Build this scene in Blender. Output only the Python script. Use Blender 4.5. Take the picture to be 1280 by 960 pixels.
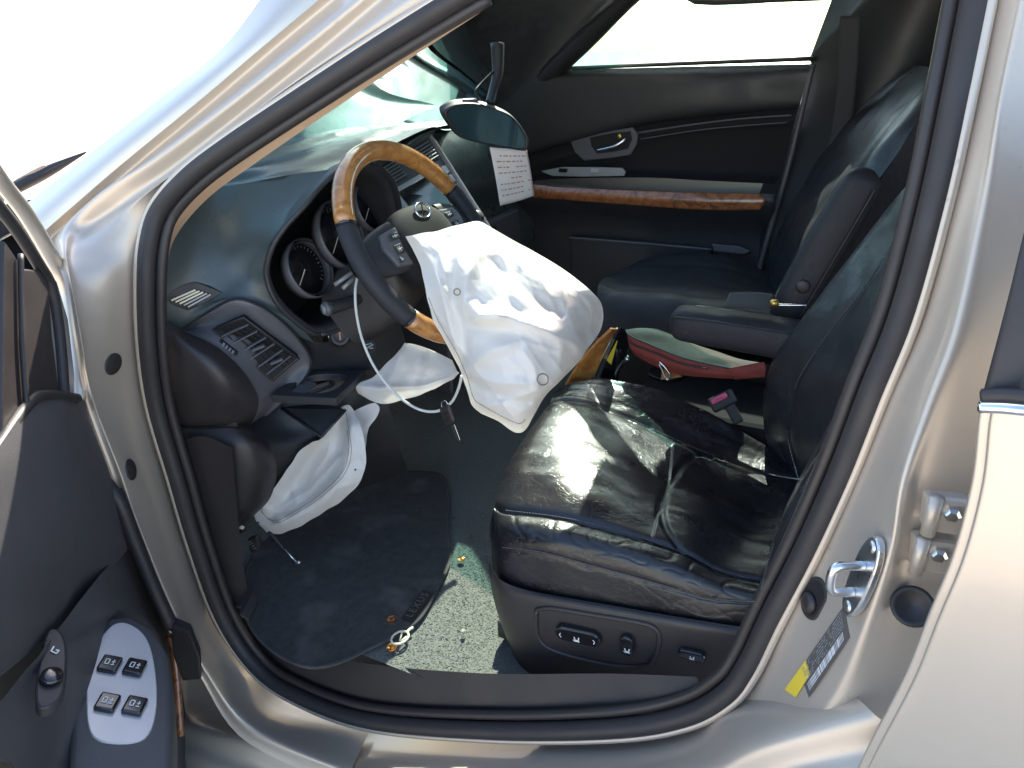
import bpy, bmesh, math, random
from mathutils import Vector, Matrix, noise
random.seed(7)
for o in list(bpy.data.objects): bpy.data.objects.remove(o, do_unlink=True)
S = bpy.context.scene; COL = S.collection
V = Vector
# ------------------------------------------------------------------ camera
CP = V((.768, -1.554, 1.38)); YAW, PIT, ROLL, FPX = .4616, .4398, -.0235, 913.0
_h = V((-math.sin(YAW), math.cos(YAW), 0)); _d = _h*math.cos(PIT) - V((0, 0, 1))*math.sin(PIT)
_r = _d.cross(V((0, 0, 1))).normalized(); _u = _r.cross(_d)
CR = _r*math.cos(ROLL) + _u*math.sin(ROLL); CU = -_r*math.sin(ROLL) + _u*math.cos(ROLL); CD = _d
cd = bpy.data.cameras.new('camera'); cam = bpy.data.objects.new('camera', cd); COL.objects.link(cam)
cd.sensor_width = 36; cd.lens = 36*FPX/1280; cd.clip_start = .02; cd.clip_end = 800
cam.matrix_world = Matrix(((CR.x, CU.x, -CD.x, CP.x), (CR.y, CU.y, -CD.y, CP.y), (CR.z, CU.z, -CD.z, CP.z), (0, 0, 0, 1)))
S.camera = cam
# ------------------------------------------------------------------ sky, sun, exposure
SUN = V((-.215, .745, .65)).normalized()          # towards the sun: passenger side, a little ahead
w = bpy.data.worlds.new('World'); S.world = w; w.use_nodes = True
nt = w.node_tree; sky = nt.nodes.new('ShaderNodeTexSky'); sky.sky_type = 'NISHITA'; sky.sun_disc = False
sky.sun_elevation = math.asin(SUN.z); sky.sun_rotation = math.atan2(SUN.x, SUN.y)
sky.air_density = 1.0; sky.dust_density = 1.5
bg = nt.nodes['Background']; nt.links.new(sky.outputs[0], bg.inputs[0]); bg.inputs[1].default_value = .15
sl = bpy.data.lights.new('sun', 'SUN'); sl.energy = 5.0; sl.angle = math.radians(.5); sl.color = (1, .90, .78)
so = bpy.data.objects.new('sun', sl); COL.objects.link(so); so.rotation_euler = SUN.to_track_quat('Z', 'Y').to_euler(); so.location = (-3, 4, 6)
S.view_settings.view_transform = 'Standard'; S.view_settings.look = 'None'; S.view_settings.gamma = 1
S.view_settings.exposure = 1.9
S.view_settings.use_curve_mapping = False
try:
    S.cycles.transparent_max_bounces = 16; S.cycles.max_bounces = 10
except Exception: pass

# ------------------------------------------------------------------ pixel ray -> point on a real plane of the car
def ray(px, py): return CD*FPX + CR*(px-640) - CU*(py-480)
def A(px, py, y): v = ray(px, py); return CP + v*((y-CP.y)/v.y)
def AZ(px, py, z): v = ray(px, py); return CP + v*((z-CP.z)/v.z)
def AX(px, py, x): v = ray(px, py); return CP + v*((x-CP.x)/v.x)
def AP(px, py, q, n): v = ray(px, py); return CP + v*((q-CP).dot(n)/v.dot(n))
def AY(l): return [A(*p) for p in l]
def PXM(p): return (p-CP).dot(CD)/FPX           # metres per photo pixel at p

# ------------------------------------------------------------------ object helpers
def tag(o, label=None, cat=None, group=None, kind=None):
    for k, v in (('label', label), ('category', cat), ('group', group), ('kind', kind)):
        if v: o[k] = v
    return o
def thing(name, label, cat, loc, group=None):
    o = bpy.data.objects.new(name, None); COL.objects.link(o); o.location = loc; o.empty_display_size = .05
    return tag(o, label, cat, group)
def origin_of(o):
    p = V((0, 0, 0))
    while o: p = p + o.location; o = o.parent
    return p
def link(o, parent=None):
    COL.objects.link(o)
    if parent:
        o.parent = parent; o.location = -origin_of(parent)
    return o
def mobj(name, verts, faces, mat, parent=None, smooth=True, solid=0, bevel=0, sub=0, bseg=2, offs=0, flat_angle=None):
    me = bpy.data.meshes.new(name); me.from_pydata([tuple(v) for v in verts], [], faces); me.update()
    bm = bmesh.new(); bm.from_mesh(me); bmesh.ops.remove_doubles(bm, verts=bm.verts, dist=1e-5)
    bmesh.ops.recalc_face_normals(bm, faces=bm.faces); bm.to_mesh(me); bm.free()
    if smooth: me.polygons.foreach_set('use_smooth', [True]*len(me.polygons))
    me.materials.append(mat); o = bpy.data.objects.new(name, me); link(o, parent)
    if solid:
        m = o.modifiers.new('s', 'SOLIDIFY'); m.thickness = solid; m.offset = offs
    if bevel:
        m = o.modifiers.new('b', 'BEVEL'); m.width = bevel; m.segments = bseg; m.limit_method = 'ANGLE'; m.angle_limit = math.radians(35)
        m.harden_normals = False
    if sub:
        m = o.modifiers.new('u', 'SUBSURF'); m.levels = sub; m.render_levels = sub
    return o
def cr(p0, p1, p2, p3, t):
    return .5*((2*p1) + (p2-p0)*t + (2*p0-5*p1+4*p2-p3)*t*t + (3*p1-p0-3*p2+p3)*t*t*t)
def spline(pts, n, closed=False):
    k = len(pts); out = []
    if k == 1: return [pts[0]]*n
    segs = k if closed else k-1; m = n if closed else n-1
    for i in range(n):
        u = i*segs/m; j = min(int(u), segs-1); t = u-j
        if closed: a = [pts[(j+q) % k] for q in (-1, 0, 1, 2)]
        else: a = [pts[max(0, min(k-1, j+q))] for q in (-1, 0, 1, 2)]
        out.append(cr(*a, t))
    return out
def grid(rows, nu, nv, closed=False):
    r = [spline(x, nv, closed) for x in rows]
    cols = [spline([q[j] for q in r], nu) for j in range(nv)]
    return [[cols[j][i] for j in range(nv)] for i in range(nu)]
def gfaces(nu, nv, closed=False):
    f = []
    for i in range(nu-1):
        for j in range(nv if closed else nv-1):
            k = (j+1) % nv; f.append((i*nv+j, i*nv+k, (i+1)*nv+k, (i+1)*nv+j))
    return f
def loft(name, rows, mat, parent=None, nu=24, nv=24, closed=False, disp=None, cap=False, **kw):
    g = grid(rows, nu, nv, closed)
    if disp: g = [[disp(g[i][j], i/(nu-1), j/(nv-1)) for j in range(nv)] for i in range(nu)]
    vs = [v for r in g for v in r]; fs = gfaces(nu, nv, closed)
    if cap: fs.append(tuple(range(nv))); fs.append(tuple((nu-1)*nv+j for j in range(nv)))
    return mobj(name, vs, fs, mat, parent, **kw)
def frame(t):
    a = V((0, 0, 1)) if abs(t.z) < .9 else V((1, 0, 0))
    x = t.cross(a).normalized(); return x, t.cross(x).normalized()
def tube_vf(pts, r, n=10, flat=1.0, updir=None):
    vs, fs = [], []; k = len(pts); rr = r if isinstance(r, (list, tuple)) else [r]*k
    px = None
    for i, p in enumerate(pts):
        t = (pts[min(k-1, i+1)]-pts[max(0, i-1)]).normalized()
        if px is None:
            x, y = frame(t)
            if updir: x = t.cross(updir).normalized(); y = t.cross(x).normalized()
        else:
            x = (px - t*px.dot(t)).normalized(); y = t.cross(x).normalized()
        px = x
        for j in range(n):
            a = 2*math.pi*j/n; vs.append(p + (x*math.cos(a) + y*math.sin(a)*flat)*rr[i])
    fs = gfaces(k, n, True); fs.append(tuple(range(n))); fs.append(tuple((k-1)*n+j for j in range(n)))
    return vs, fs
def tube(name, pts, r, mat, parent=None, n=10, res=None, flat=1.0, updir=None, **kw):
    if res:
        if isinstance(r, (list, tuple)):
            r = [float(x.x) for x in spline([V((q, 0, 0)) for q in r], res)]
        pts = spline(pts, res)
    return mobj(name, *tube_vf(pts, r, n, flat, updir), mat, parent, **kw)
def slab(name, pts, ext, mat, parent=None, bevel=.002, smooth=False, n=0, **kw):
    if n: pts = spline(pts, n, True)
    k = len(pts); vs = list(pts) + [p+ext for p in pts]
    fs = [tuple(range(k)), tuple(range(2*k-1, k-1, -1))] + [(i, (i+1) % k, k+(i+1) % k, k+i) for i in range(k)]
    return mobj(name, vs, fs, mat, parent, smooth=smooth, bevel=bevel, **kw)
def box_vf(c, ax, ay, az):
    vs = [c+ax*a+ay*b+az*d for a in (-1, 1) for b in (-1, 1) for d in (-1, 1)]
    return vs, [(0, 1, 3, 2), (4, 6, 7, 5), (0, 4, 5, 1), (2, 3, 7, 6), (0, 2, 6, 4), (1, 5, 7, 3)]
def box(name, c, ax, ay, az, mat, parent=None, bevel=.003, **kw):
    return mobj(name, *box_vf(c, ax, ay, az), mat, parent, smooth=kw.pop('smooth', False), bevel=bevel, **kw)
def disc_vf(c, x, y, prof, n=24, cap=True):
    """lathe: prof = [(radius, height)] about axis x*y"""
    z = x.cross(y).normalized(); vs = []
    for r, h in prof:
        for j in range(n):
            a = 2*math.pi*j/n; vs.append(c + x*(r*math.cos(a)) + y*(r*math.sin(a)) + z*h)
    fs = gfaces(len(prof), n, True)
    if cap: fs.append(tuple(range(n))); fs.append(tuple((len(prof)-1)*n+j for j in range(n)))
    return vs, fs
def lathe(name, c, x, y, prof, mat, parent=None, n=24, cap=True, **kw): return mobj(name, *disc_vf(c, x, y, prof, n, cap), mat, parent, **kw)
def bil(q, u, v): return (q[0]*(1-u)+q[1]*u)*(1-v) + (q[3]*(1-u)+q[2]*u)*v
def text(name, s, org, x, y, size, mat, parent=None, lift=.0008, space=1.0):
    cu = bpy.data.curves.new(name, 'FONT'); cu.body = s; cu.size = 1; cu.align_x = 'CENTER'; cu.align_y = 'CENTER'; cu.space_character = space
    cu.resolution_u = 2
    t = bpy.data.objects.new(name, cu); COL.objects.link(t); bpy.context.view_layer.update()
    me = bpy.data.meshes.new_from_object(t.evaluated_get(bpy.context.evaluated_depsgraph_get()))
    bpy.data.objects.remove(t); bpy.data.curves.remove(cu)
    x = x.normalized(); y = (y-x*y.dot(x)).normalized(); z = x.cross(y)
    for v in me.vertices: v.co = org + x*(v.co.x*size) + y*(v.co.y*size) + z*lift
    me.materials.clear(); me.materials.append(mat); o = bpy.data.objects.new(name, me); return link(o, parent)
def strokes(name, segs, org, x, y, w_, mat, parent=None, lift=.0008):
    """flat printed mark made of line strokes in the (x, y) frame, metres"""
    x = x.normalized(); y = (y-x*y.dot(x)).normalized(); z = x.cross(y); vs, fs = [], []
    for (a, b, c, d) in segs:
        p, q = V((a, b, 0)), V((c, d, 0)); t = (q-p).normalized(); s = V((-t.y, t.x, 0))*w_/2; t = t*w_*.4
        k = len(vs)
        for m in (p-s-t, p+s-t, q+s+t, q-s+t): vs.append(org + x*m.x + y*m.y + z*lift)
        fs.append((k, k+1, k+2, k+3))
    return mobj(name, vs, fs, mat, parent, smooth=False)

# ------------------------------------------------------------------ materials
def newmat(name):
    m = bpy.data.materials.new(name); m.use_nodes = True; n = m.node_tree; return m, n, n.nodes['Principled BSDF']
def nd(n, t, **k):
    a = n.nodes.new(t)
    for q, v in k.items():
        if hasattr(a, q): setattr(a, q, v)
    return a
def mat(name, col, rough=.5, metal=0, col2=None, cscale=6, bump=None, coat=0, spec=.5, rvar=0, detail=6, sheen=0, dirt=None):
    """bump = list of (kind, scale, strength, distance)"""
    m, n, b = newmat(name); L = n.links.new
    b.inputs['Base Color'].default_value = (*col, 1); b.inputs['Roughness'].default_value = rough; b.inputs['Metallic'].default_value = metal
    b.inputs['Coat Weight'].default_value = coat; b.inputs['Coat Roughness'].default_value = .06; b.inputs['Specular IOR Level'].default_value = spec
    if sheen: b.inputs['Sheen Weight'].default_value = sheen
    tc = nd(n, 'ShaderNodeTexCoord'); O = tc.outputs['Object']
    cur = None
    if col2:
        t = nd(n, 'ShaderNodeTexNoise'); t.inputs['Scale'].default_value = cscale; t.inputs['Detail'].default_value = detail; t.inputs['Roughness'].default_value = .65; L(O, t.inputs['Vector'])
        r = nd(n, 'ShaderNodeValToRGB'); r.color_ramp.elements[0].position = .35; r.color_ramp.elements[1].position = .68
        r.color_ramp.elements[0].color = (*col, 1); r.color_ramp.elements[1].color = (*col2, 1); L(t.outputs[0], r.inputs[0]); cur = r.outputs[0]
    if dirt:      # dust specks: (colour, scale, threshold)
        t = nd(n, 'ShaderNodeTexNoise'); t.inputs['Scale'].default_value = dirt[1]; t.inputs['Detail'].default_value = 3; L(O, t.inputs['Vector'])
        r = nd(n, 'ShaderNodeValToRGB'); r.color_ramp.elements[0].position = dirt[2]; r.color_ramp.elements[1].position = dirt[2]+.12; L(t.outputs[0], r.inputs[0])
        mx = nd(n, 'ShaderNodeMix', data_type='RGBA'); L(r.outputs[0], mx.inputs[0])
        if cur: L(cur, mx.inputs[6])
        else: mx.inputs[6].default_value = (*col, 1)
        mx.inputs[7].default_value = (*dirt[0], 1); cur = mx.outputs[2]
    if cur: L(cur, b.inputs['Base Color'])
    if rvar:
        t = nd(n, 'ShaderNodeTexNoise'); t.inputs['Scale'].default_value = 14; t.inputs['Detail'].default_value = 8; L(O, t.inputs['Vector'])
        r = nd(n, 'ShaderNodeMapRange'); r.inputs[1].default_value = .3; r.inputs[2].default_value = .7; r.inputs[3].default_value = max(0, rough-rvar); r.inputs[4].default_value = rough+rvar
        L(t.outputs[0], r.inputs[0]); L(r.outputs[0], b.inputs['Roughness'])
    prev = None
    for kind, sc, st, di in (bump or []):
        if kind == 'voro':
            t = nd(n, 'ShaderNodeTexVoronoi', feature='DISTANCE_TO_EDGE'); t.inputs['Scale'].default_value = sc
            mr = nd(n, 'ShaderNodeMapRange'); mr.inputs[2].default_value = .12; L(t.outputs['Distance'], mr.inputs[0]); out = mr.outputs[0]
        elif kind == 'cell':
            t = nd(n, 'ShaderNodeTexVoronoi'); t.inputs['Scale'].default_value = sc; out = t.outputs['Distance']
        elif kind == 'wave':
            t = nd(n, 'ShaderNodeTexWave'); t.inputs['Scale'].default_value = sc; t.inputs['Distortion'].default_value = 6; t.inputs['Detail'].default_value = 3; out = t.outputs[1]
        else:
            t = nd(n, 'ShaderNodeTexNoise'); t.inputs['Scale'].default_value = sc; t.inputs['Detail'].default_value = 6; out = t.outputs[0]
        L(O, t.inputs['Vector']); bp = nd(n, 'ShaderNodeBump'); bp.inputs['Strength'].default_value = st; bp.inputs['Distance'].default_value = di
        L(out, bp.inputs['Height'])
        if prev: L(prev, bp.inputs['Normal'])
        prev = bp.outputs[0]
    if prev: L(prev, b.inputs['Normal'])
    return m
M = {}
M['silver'] = mat('silver_paint', (.54, .49, .42), .38, .65, coat=.6, col2=(.58, .52, .45), cscale=2.5)
M['silver_in'] = mat('jamb_paint', (.53, .46, .385), .42, .45, coat=.3, col2=(.56, .49, .41), cscale=4, dirt=((.40, .35, .28), 70, .70))
M['rubber'] = mat('black_rubber', (.028, .025, .026), .55, 0, bump=[('noise', 160, .25, .0006)], rvar=.1)
M['plastic'] = mat('black_plastic', (.022, .022, .024), .48, 0, bump=[('cell', 900, .25, .0004)], rvar=.08, dirt=((.16, .15, .14), 420, .73))
M['plastic_br'] = mat('brownblack_plastic', (.030, .025, .025), .45, 0, bump=[('cell', 900, .3, .0004)], rvar=.08, dirt=((.16, .14, .12), 420, .74))
M['gloss'] = mat('gloss_black', (.012, .012, .014), .12, 0, coat=.4)
M['dash'] = mat('dash_vinyl', (.052, .068, .071), .33, 0, col2=(.062, .080, .083), cscale=5, bump=[('cell', 700, .3, .0005), ('noise', 30, .05, .002)], rvar=.1, dirt=((.50, .52, .50), 300, .71))
M['dash_dk'] = mat('dash_dark_vinyl', (.030, .031, .034), .45, 0, bump=[('cell', 700, .3, .0005)], rvar=.1, dirt=((.3, .3, .3), 330, .73))
M['grey'] = mat('grey_plastic', (.10, .10, .11), .42, 0, bump=[('cell', 900, .2, .0003)], rvar=.08, dirt=((.25, .25, .25), 380, .74))
M['ltgrey'] = mat('light_grey_plastic', (.30, .31, .32), .38, .2, rvar=.06)
M['silverpl'] = mat('silver_plastic', (.50, .50, .51), .38, .4, rvar=.06)
M['chrome'] = mat('chrome', (.8, .8, .82), .12, 1)
M['steel'] = mat('zinc_steel', (.68, .70, .72), .26, 1, rvar=.1)
M['black'] = mat('deep_black', (.008, .008, .009), .7)
M['white'] = mat('white_print', (.8, .8, .8), .5)
M['cream'] = mat('cream_plastic', (.72, .66, .50), .4)
M['carpet'] = mat('carpet', (.072, .078, .070), .95, 0, col2=(.125, .133, .118), cscale=180, bump=[('noise', 230, .8, .003)], sheen=.3)
M['tuft'] = mat('carpet_tuft', (.10, .107, .096), .95, 0, col2=(.14, .15, .132), cscale=120)
M['matm'] = mat('mat_pile', (.022, .021, .021), .95, 0, col2=(.044, .042, .041), cscale=60, bump=[('noise', 420, .8, .002)], dirt=((.070, .068, .066), 9, .56), sheen=.15)
M['tan'] = mat('tan_trim', (.52, .36, .24), .6, 0, bump=[('cell', 700, .2, .0004)])
M['pink'] = mat('faded_red_plastic', (.62, .10, .20), .4)
M['red'] = mat('red_nylon', (.25, .042, .030), .8, 0, col2=(.19, .035, .026), cscale=30, bump=[('wave', 260, .3, .0005)])
M['web'] = mat('grey_canvas', (.040, .033, .029), .95, 0, col2=(.058, .048, .042), cscale=60, bump=[('cell', 500, .6, .0008)])
M['belt'] = mat('grey_belt', (.045, .047, .05), .85, 0, bump=[('wave', 300, .3, .0005)])
M['yellow'] = mat('yellow_print', (.75, .55, .05), .5)
M['paper'] = mat('paper_tag', (.80, .72, .66), .8, 0, col2=(.76, .67, .60), cscale=25)
M['ink'] = mat('brown_ink', (.45, .25, .20), .8)
M['copper'] = mat('copper_old', (.30, .13, .07), .35, .9, rvar=.1)
M['copper2'] = mat('copper_bright', (.85, .36, .10), .28, .9, rvar=.1)
M['sticker'] = mat('label_sticker', (.10, .09, .085), .45, 0)
M['amber'] = mat('bronze_reflection_glass', (.16, .10, .045), .06, 0, coat=.5)  # bronze reflection in the window put into the base colour
M['ground'] = mat('pale_concrete', (.50, .44, .36), .9, 0, col2=(.58, .52, .44), cscale=1.2, bump=[('noise', 40, .3, .01)])
M['liner'] = mat('headliner', (.30, .28, .26), .9)
M['brass'] = mat('brass', (.65, .45, .12), .3, .9)
M['gauge'] = mat('gauge_face', (.010, .010, .012), .25)
M['screen'] = mat('dark_screen', (.015, .018, .02), .08)
def wood(name, c1, c2, c3):
    m, n, b = newmat(name); L = n.links.new; tc = nd(n, 'ShaderNodeTexCoord')
    t = nd(n, 'ShaderNodeTexNoise'); t.inputs['Scale'].default_value = 26; t.inputs['Detail'].default_value = 8; t.inputs['Distortion'].default_value = 2.2; L(tc.outputs['Object'], t.inputs['Vector'])
    r = nd(n, 'ShaderNodeValToRGB'); e = r.color_ramp.elements; e[0].position = .32; e[0].color = (*c1, 1); e[1].position = .62; e[1].color = (*c3, 1); x = e.new(.47); x.color = (*c2, 1)
    L(t.outputs[0], r.inputs[0]); L(r.outputs[0], b.inputs['Base Color']); b.inputs['Roughness'].default_value = .3; b.inputs['Coat Weight'].default_value = 1; b.inputs['Coat Roughness'].default_value = .05
    return m
M['wood'] = wood('burl_wood', (.28, .105, .026), (.42, .175, .045), (.50, .235, .068))
M['wood_dk'] = wood('burl_wood_dark', (.11, .038, .02), (.31, .105, .035), (.40, .155, .06))
def leather(name, col, rough, seams=True):
    m, n, b = newmat(name); L = n.links.new; tc = nd(n, 'ShaderNodeTexCoord'); O = tc.outputs['Object']
    b.inputs['Specular IOR Level'].default_value = .6 if rough < .4 else .32
    def noi(sc, det=6, dist=0, vec=None):
        t = nd(n, 'ShaderNodeTexNoise'); t.inputs['Scale'].default_value = sc; t.inputs['Detail'].default_value = det; t.inputs['Distortion'].default_value = dist; L(vec or O, t.inputs['Vector']); return t.outputs[0]
    # long scratches / worn creases
    mp = nd(n, 'ShaderNodeMapping'); wn = nd(n, 'ShaderNodeTexNoise'); wn.inputs['Scale'].default_value = 22; wn.inputs['Detail'].default_value = 4; L(O, wn.inputs['Vector']); wa = nd(n, 'ShaderNodeVectorMath', operation='MULTIPLY_ADD'); L(wn.outputs['Color'], wa.inputs[0]); wa.inputs[1].default_value = (.09, .09, .09); L(O, wa.inputs[2])
    mp.inputs['Scale'].default_value = (11, 60, 24); mp.inputs['Rotation'].default_value = (0, 0, .5); L(wa.outputs[0], mp.inputs['Vector'])
    v = nd(n, 'ShaderNodeTexVoronoi', feature='DISTANCE_TO_EDGE'); v.inputs['Scale'].default_value = 1.6; L(mp.outputs[0], v.inputs['Vector'])
    cr_ = nd(n, 'ShaderNodeMapRange'); cr_.inputs[2].default_value = .035; L(v.outputs['Distance'], cr_.inputs[0])
    mask = nd(n, 'ShaderNodeMapRange'); mask.inputs[1].default_value = .50; mask.inputs[2].default_value = .66; L(noi(5), mask.inputs[0])
    inv = nd(n, 'ShaderNodeMath', operation='SUBTRACT'); inv.inputs[0].default_value = 1; L(cr_.outputs[0], inv.inputs[1])
    scr = nd(n, 'ShaderNodeMath', operation='MULTIPLY'); L(inv.outputs[0], scr.inputs[0]); L(mask.outputs[0], scr.inputs[1])
    mx = nd(n, 'ShaderNodeMix', data_type='RGBA'); L(scr.outputs[0], mx.inputs[0]); mx.inputs[6].default_value = (*col, 1); mx.inputs[7].default_value = (.055, .056, .056, 1); L(mx.outputs[2], b.inputs['Base Color'])
    rr = nd(n, 'ShaderNodeMapRange'); rr.inputs[1].default_value = .3; rr.inputs[2].default_value = .7; rr.inputs[3].default_value = rough-.07; rr.inputs[4].default_value = rough+.10; L(noi(16, 8), rr.inputs[0]); L(rr.outputs[0], b.inputs['Roughness'])
    c = nd(n, 'ShaderNodeTexVoronoi'); c.inputs['Scale'].default_value = 520; L(O, c.inputs['Vector'])
    prev = None
    for h, st, di in ((c.outputs['Distance'], .18, .0004), (noi(34, 5, 1.2), .12, .004), (cr_.outputs[0], .22, .0012), (noi(7, 3, .6), .10, .02)):
        bp = nd(n, 'ShaderNodeBump'); bp.inputs['Strength'].default_value = st; bp.inputs['Distance'].default_value = di; L(h, bp.inputs['Height'])
        if prev: L(prev, bp.inputs['Normal'])
        prev = bp.outputs[0]
    L(prev, b.inputs['Normal']); return m
M['leather'] = leather('black_leather', (.010, .010, .012), .30)
M['leather_m'] = leather('matt_leather', (.026, .026, .030), .54)
def cloth():
    m, n, b = newmat('airbag_cloth'); L = n.links.new; tc = nd(n, 'ShaderNodeTexCoord'); O = tc.outputs['Object']
    b.inputs['Base Color'].default_value = (.80, .79, .78, 1); b.inputs['Roughness'].default_value = .75; b.inputs['Sheen Weight'].default_value = .1
    t = nd(n, 'ShaderNodeTexNoise'); t.inputs['Scale'].default_value = 9; t.inputs['Detail'].default_value = 7; L(O, t.inputs['Vector'])
    r = nd(n, 'ShaderNodeValToRGB'); r.color_ramp.elements[0].position = .3; r.color_ramp.elements[1].position = .6; r.color_ramp.elements[0].color = (.78, .73, .67, 1); r.color_ramp.elements[1].color = (.84, .81, .77, 1); L(t.outputs[0], r.inputs[0]); L(r.outputs[0], b.inputs['Base Color'])
    prev = None
    for sc, dist, st, di in ((13, 1.6, .28, .012), (45, .8, .12, .003), (900, 0, .15, .0004)):
        q = nd(n, 'ShaderNodeTexNoise'); q.inputs['Scale'].default_value = sc; q.inputs['Detail'].default_value = 3; q.inputs['Distortion'].default_value = dist; L(O, q.inputs['Vector'])
        bp = nd(n, 'ShaderNodeBump'); bp.inputs['Strength'].default_value = st; bp.inputs['Distance'].default_value = di; L(q.outputs[0], bp.inputs['Height'])
        if prev: L(prev, bp.inputs['Normal'])
        prev = bp.outputs[0]
    L(prev, b.inputs['Normal'])
    tr = nd(n, 'ShaderNodeBsdfTranslucent'); tr.inputs[0].default_value = (.95, .90, .83, 1); mx = nd(n, 'ShaderNodeMixShader'); mx.inputs[0].default_value = .30
    L(b.outputs[0], mx.inputs[1]); L(tr.outputs[0], mx.inputs[2]); L(mx.outputs[0], n.nodes['Material Output'].inputs[0]); return m
M['cloth'] = cloth()
M['thread'] = mat('seam_thread', (.30, .24, .18), .8)
M['cable'] = mat('white_cable', (.66, .66, .62), .4)
def glass(name, lo, hi, z0, z1, refl=.06, dust=.0):
    """thin tinted pane: tint lo at height z0, hi at z1; a little mirror reflection and a film of dust"""
    m, n, b = newmat(name); L = n.links.new; n.nodes.remove(b)
    g = nd(n, 'ShaderNodeNewGeometry'); s = nd(n, 'ShaderNodeSeparateXYZ'); L(g.outputs['Position'], s.inputs[0])
    mr = nd(n, 'ShaderNodeMapRange'); mr.inputs[1].default_value = z0; mr.inputs[2].default_value = z1; L(s.outputs[2], mr.inputs[0])
    mx = nd(n, 'ShaderNodeMix', data_type='RGBA'); L(mr.outputs[0], mx.inputs[0]); mx.inputs[6].default_value = (*lo, 1); mx.inputs[7].default_value = (*hi, 1)
    t = nd(n, 'ShaderNodeBsdfTransparent'); L(mx.outputs[2], t.inputs[0])
    gl = nd(n, 'ShaderNodeBsdfGlossy'); gl.inputs['Roughness'].default_value = .02
    f = nd(n, 'ShaderNodeFresnel'); f.inputs[0].default_value = 1.35; a = nd(n, 'ShaderNodeMixShader'); L(f.outputs[0], a.inputs[0]); L(t.outputs[0], a.inputs[1]); L(gl.outputs[0], a.inputs[2])
    out = a.outputs[0]
    if dust:
        d = nd(n, 'ShaderNodeBsdfDiffuse'); d.inputs[0].default_value = (.7, .68, .62, 1); q = nd(n, 'ShaderNodeTexNoise'); q.inputs['Scale'].default_value = 30; q.inputs['Detail'].default_value = 10
        tc = nd(n, 'ShaderNodeTexCoord'); L(tc.outputs['Object'], q.inputs['Vector']); k = nd(n, 'ShaderNodeMapRange'); k.inputs[1].default_value = .4; k.inputs[2].default_value = .8; k.inputs[4].default_value = dust; L(q.outputs[0], k.inputs[0])
        c = nd(n, 'ShaderNodeMixShader'); L(k.outputs[0], c.inputs[0]); L(out, c.inputs[1]); L(d.outputs[0], c.inputs[2]); out = c.outputs[0]
    L(out, n.nodes['Material Output'].inputs[0]); return m
M['windshield'] = glass('windshield_glass', (.50, .92, .86), (.74, .88, .83), 1.17, 1.30, dust=.08)  # teal towards the base added to colour the light on the dash
M['sideglass'] = glass('side_glass', (.66, .82, .80), (.66, .82, .80), 1, 2, dust=.08)
M['tailglass'] = glass('privacy_glass', (.10, .12, .12), (.10, .12, .12), 1, 2)
M['mirror'] = mat('mirror_face', (.34, .52, .50), .03, 1)
M['doorpad'] = mat('door_vinyl', (.062, .062, .066), .5, 0, bump=[('cell', 650, .35, .0006)], rvar=.08, dirt=((.22, .22, .22), 300, .74))
M['shroud'] = mat('shroud_plastic', (.060, .053, .050), .5, 0, bump=[('cell', 800, .3, .0005)], rvar=.08)
M['rough'] = mat('rough_black', (.012, .012, .013), .95, 0, spec=.15)
M['leather_b'] = leather('satin_leather', (.018, .018, .021), .38)
M['plastic_r'] = mat('rough_plastic', (.020, .020, .021), .8, 0, spec=.2, bump=[('cell', 900, .25, .0004)])
# ================================================================== SETTING
gz = -.02
gr = mobj('ground', [(-90, -90, gz), (90, -90, gz), (90, 90, gz), (-90, 90, gz)], [(0, 1, 2, 3)], M['ground'], None, smooth=False)
tag(gr, kind='structure')
FZ = .33
fl = loft('floor_carpet', [[V((x, y, z)) for y in (-.755, -.5, -.2, .1, .45, .77)] for x, z in
    ((-.80, .72), (-.62, .56), (-.48, .41), (-.34, FZ), (-.1, FZ), (.3, FZ), (.8, FZ+.01), (1.9, FZ+.02))], M['carpet'], None, 40, 24)
tag(fl, kind='structure')
def in_patch(x, y): return -.35 < x < .45 and -.765 < y < -.25
vs, fs = [], []
while len(fs) < 20000:
    x, y = random.uniform(-.1, .40), random.uniform(-.753, -.26)
    if not in_patch(x, y): continue
    a = random.uniform(0, 6.28); h = random.uniform(.0006, .0018); r = random.uniform(.0011, .0020)
    t = V((random.uniform(-.004, .004), random.uniform(-.004, .004), h)); c, s = math.cos(a)*r, math.sin(a)*r
    k = len(vs); b = V((x, y, FZ-.001)); vs += [b+V((c, s, 0)), b-V((c, s, 0)), b+t-V((c, s, 0))*.7, b+t+V((c, s, 0))*.7]; fs.append((k, k+1, k+2, k+3))
me = bpy.data.meshes.new('carpet_pile'); me.from_pydata([tuple(v) for v in vs], [], fs); me.materials.append(M['tuft'])
o = bpy.data.objects.new('carpet_pile', me); link(o, fl); tag(o, kind='stuff')

# ================================================================== CAR BODY SHELL
body = thing('silver_car', 'silver car body with the front doorway standing open', 'car', (.3, 0, 0))
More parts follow.
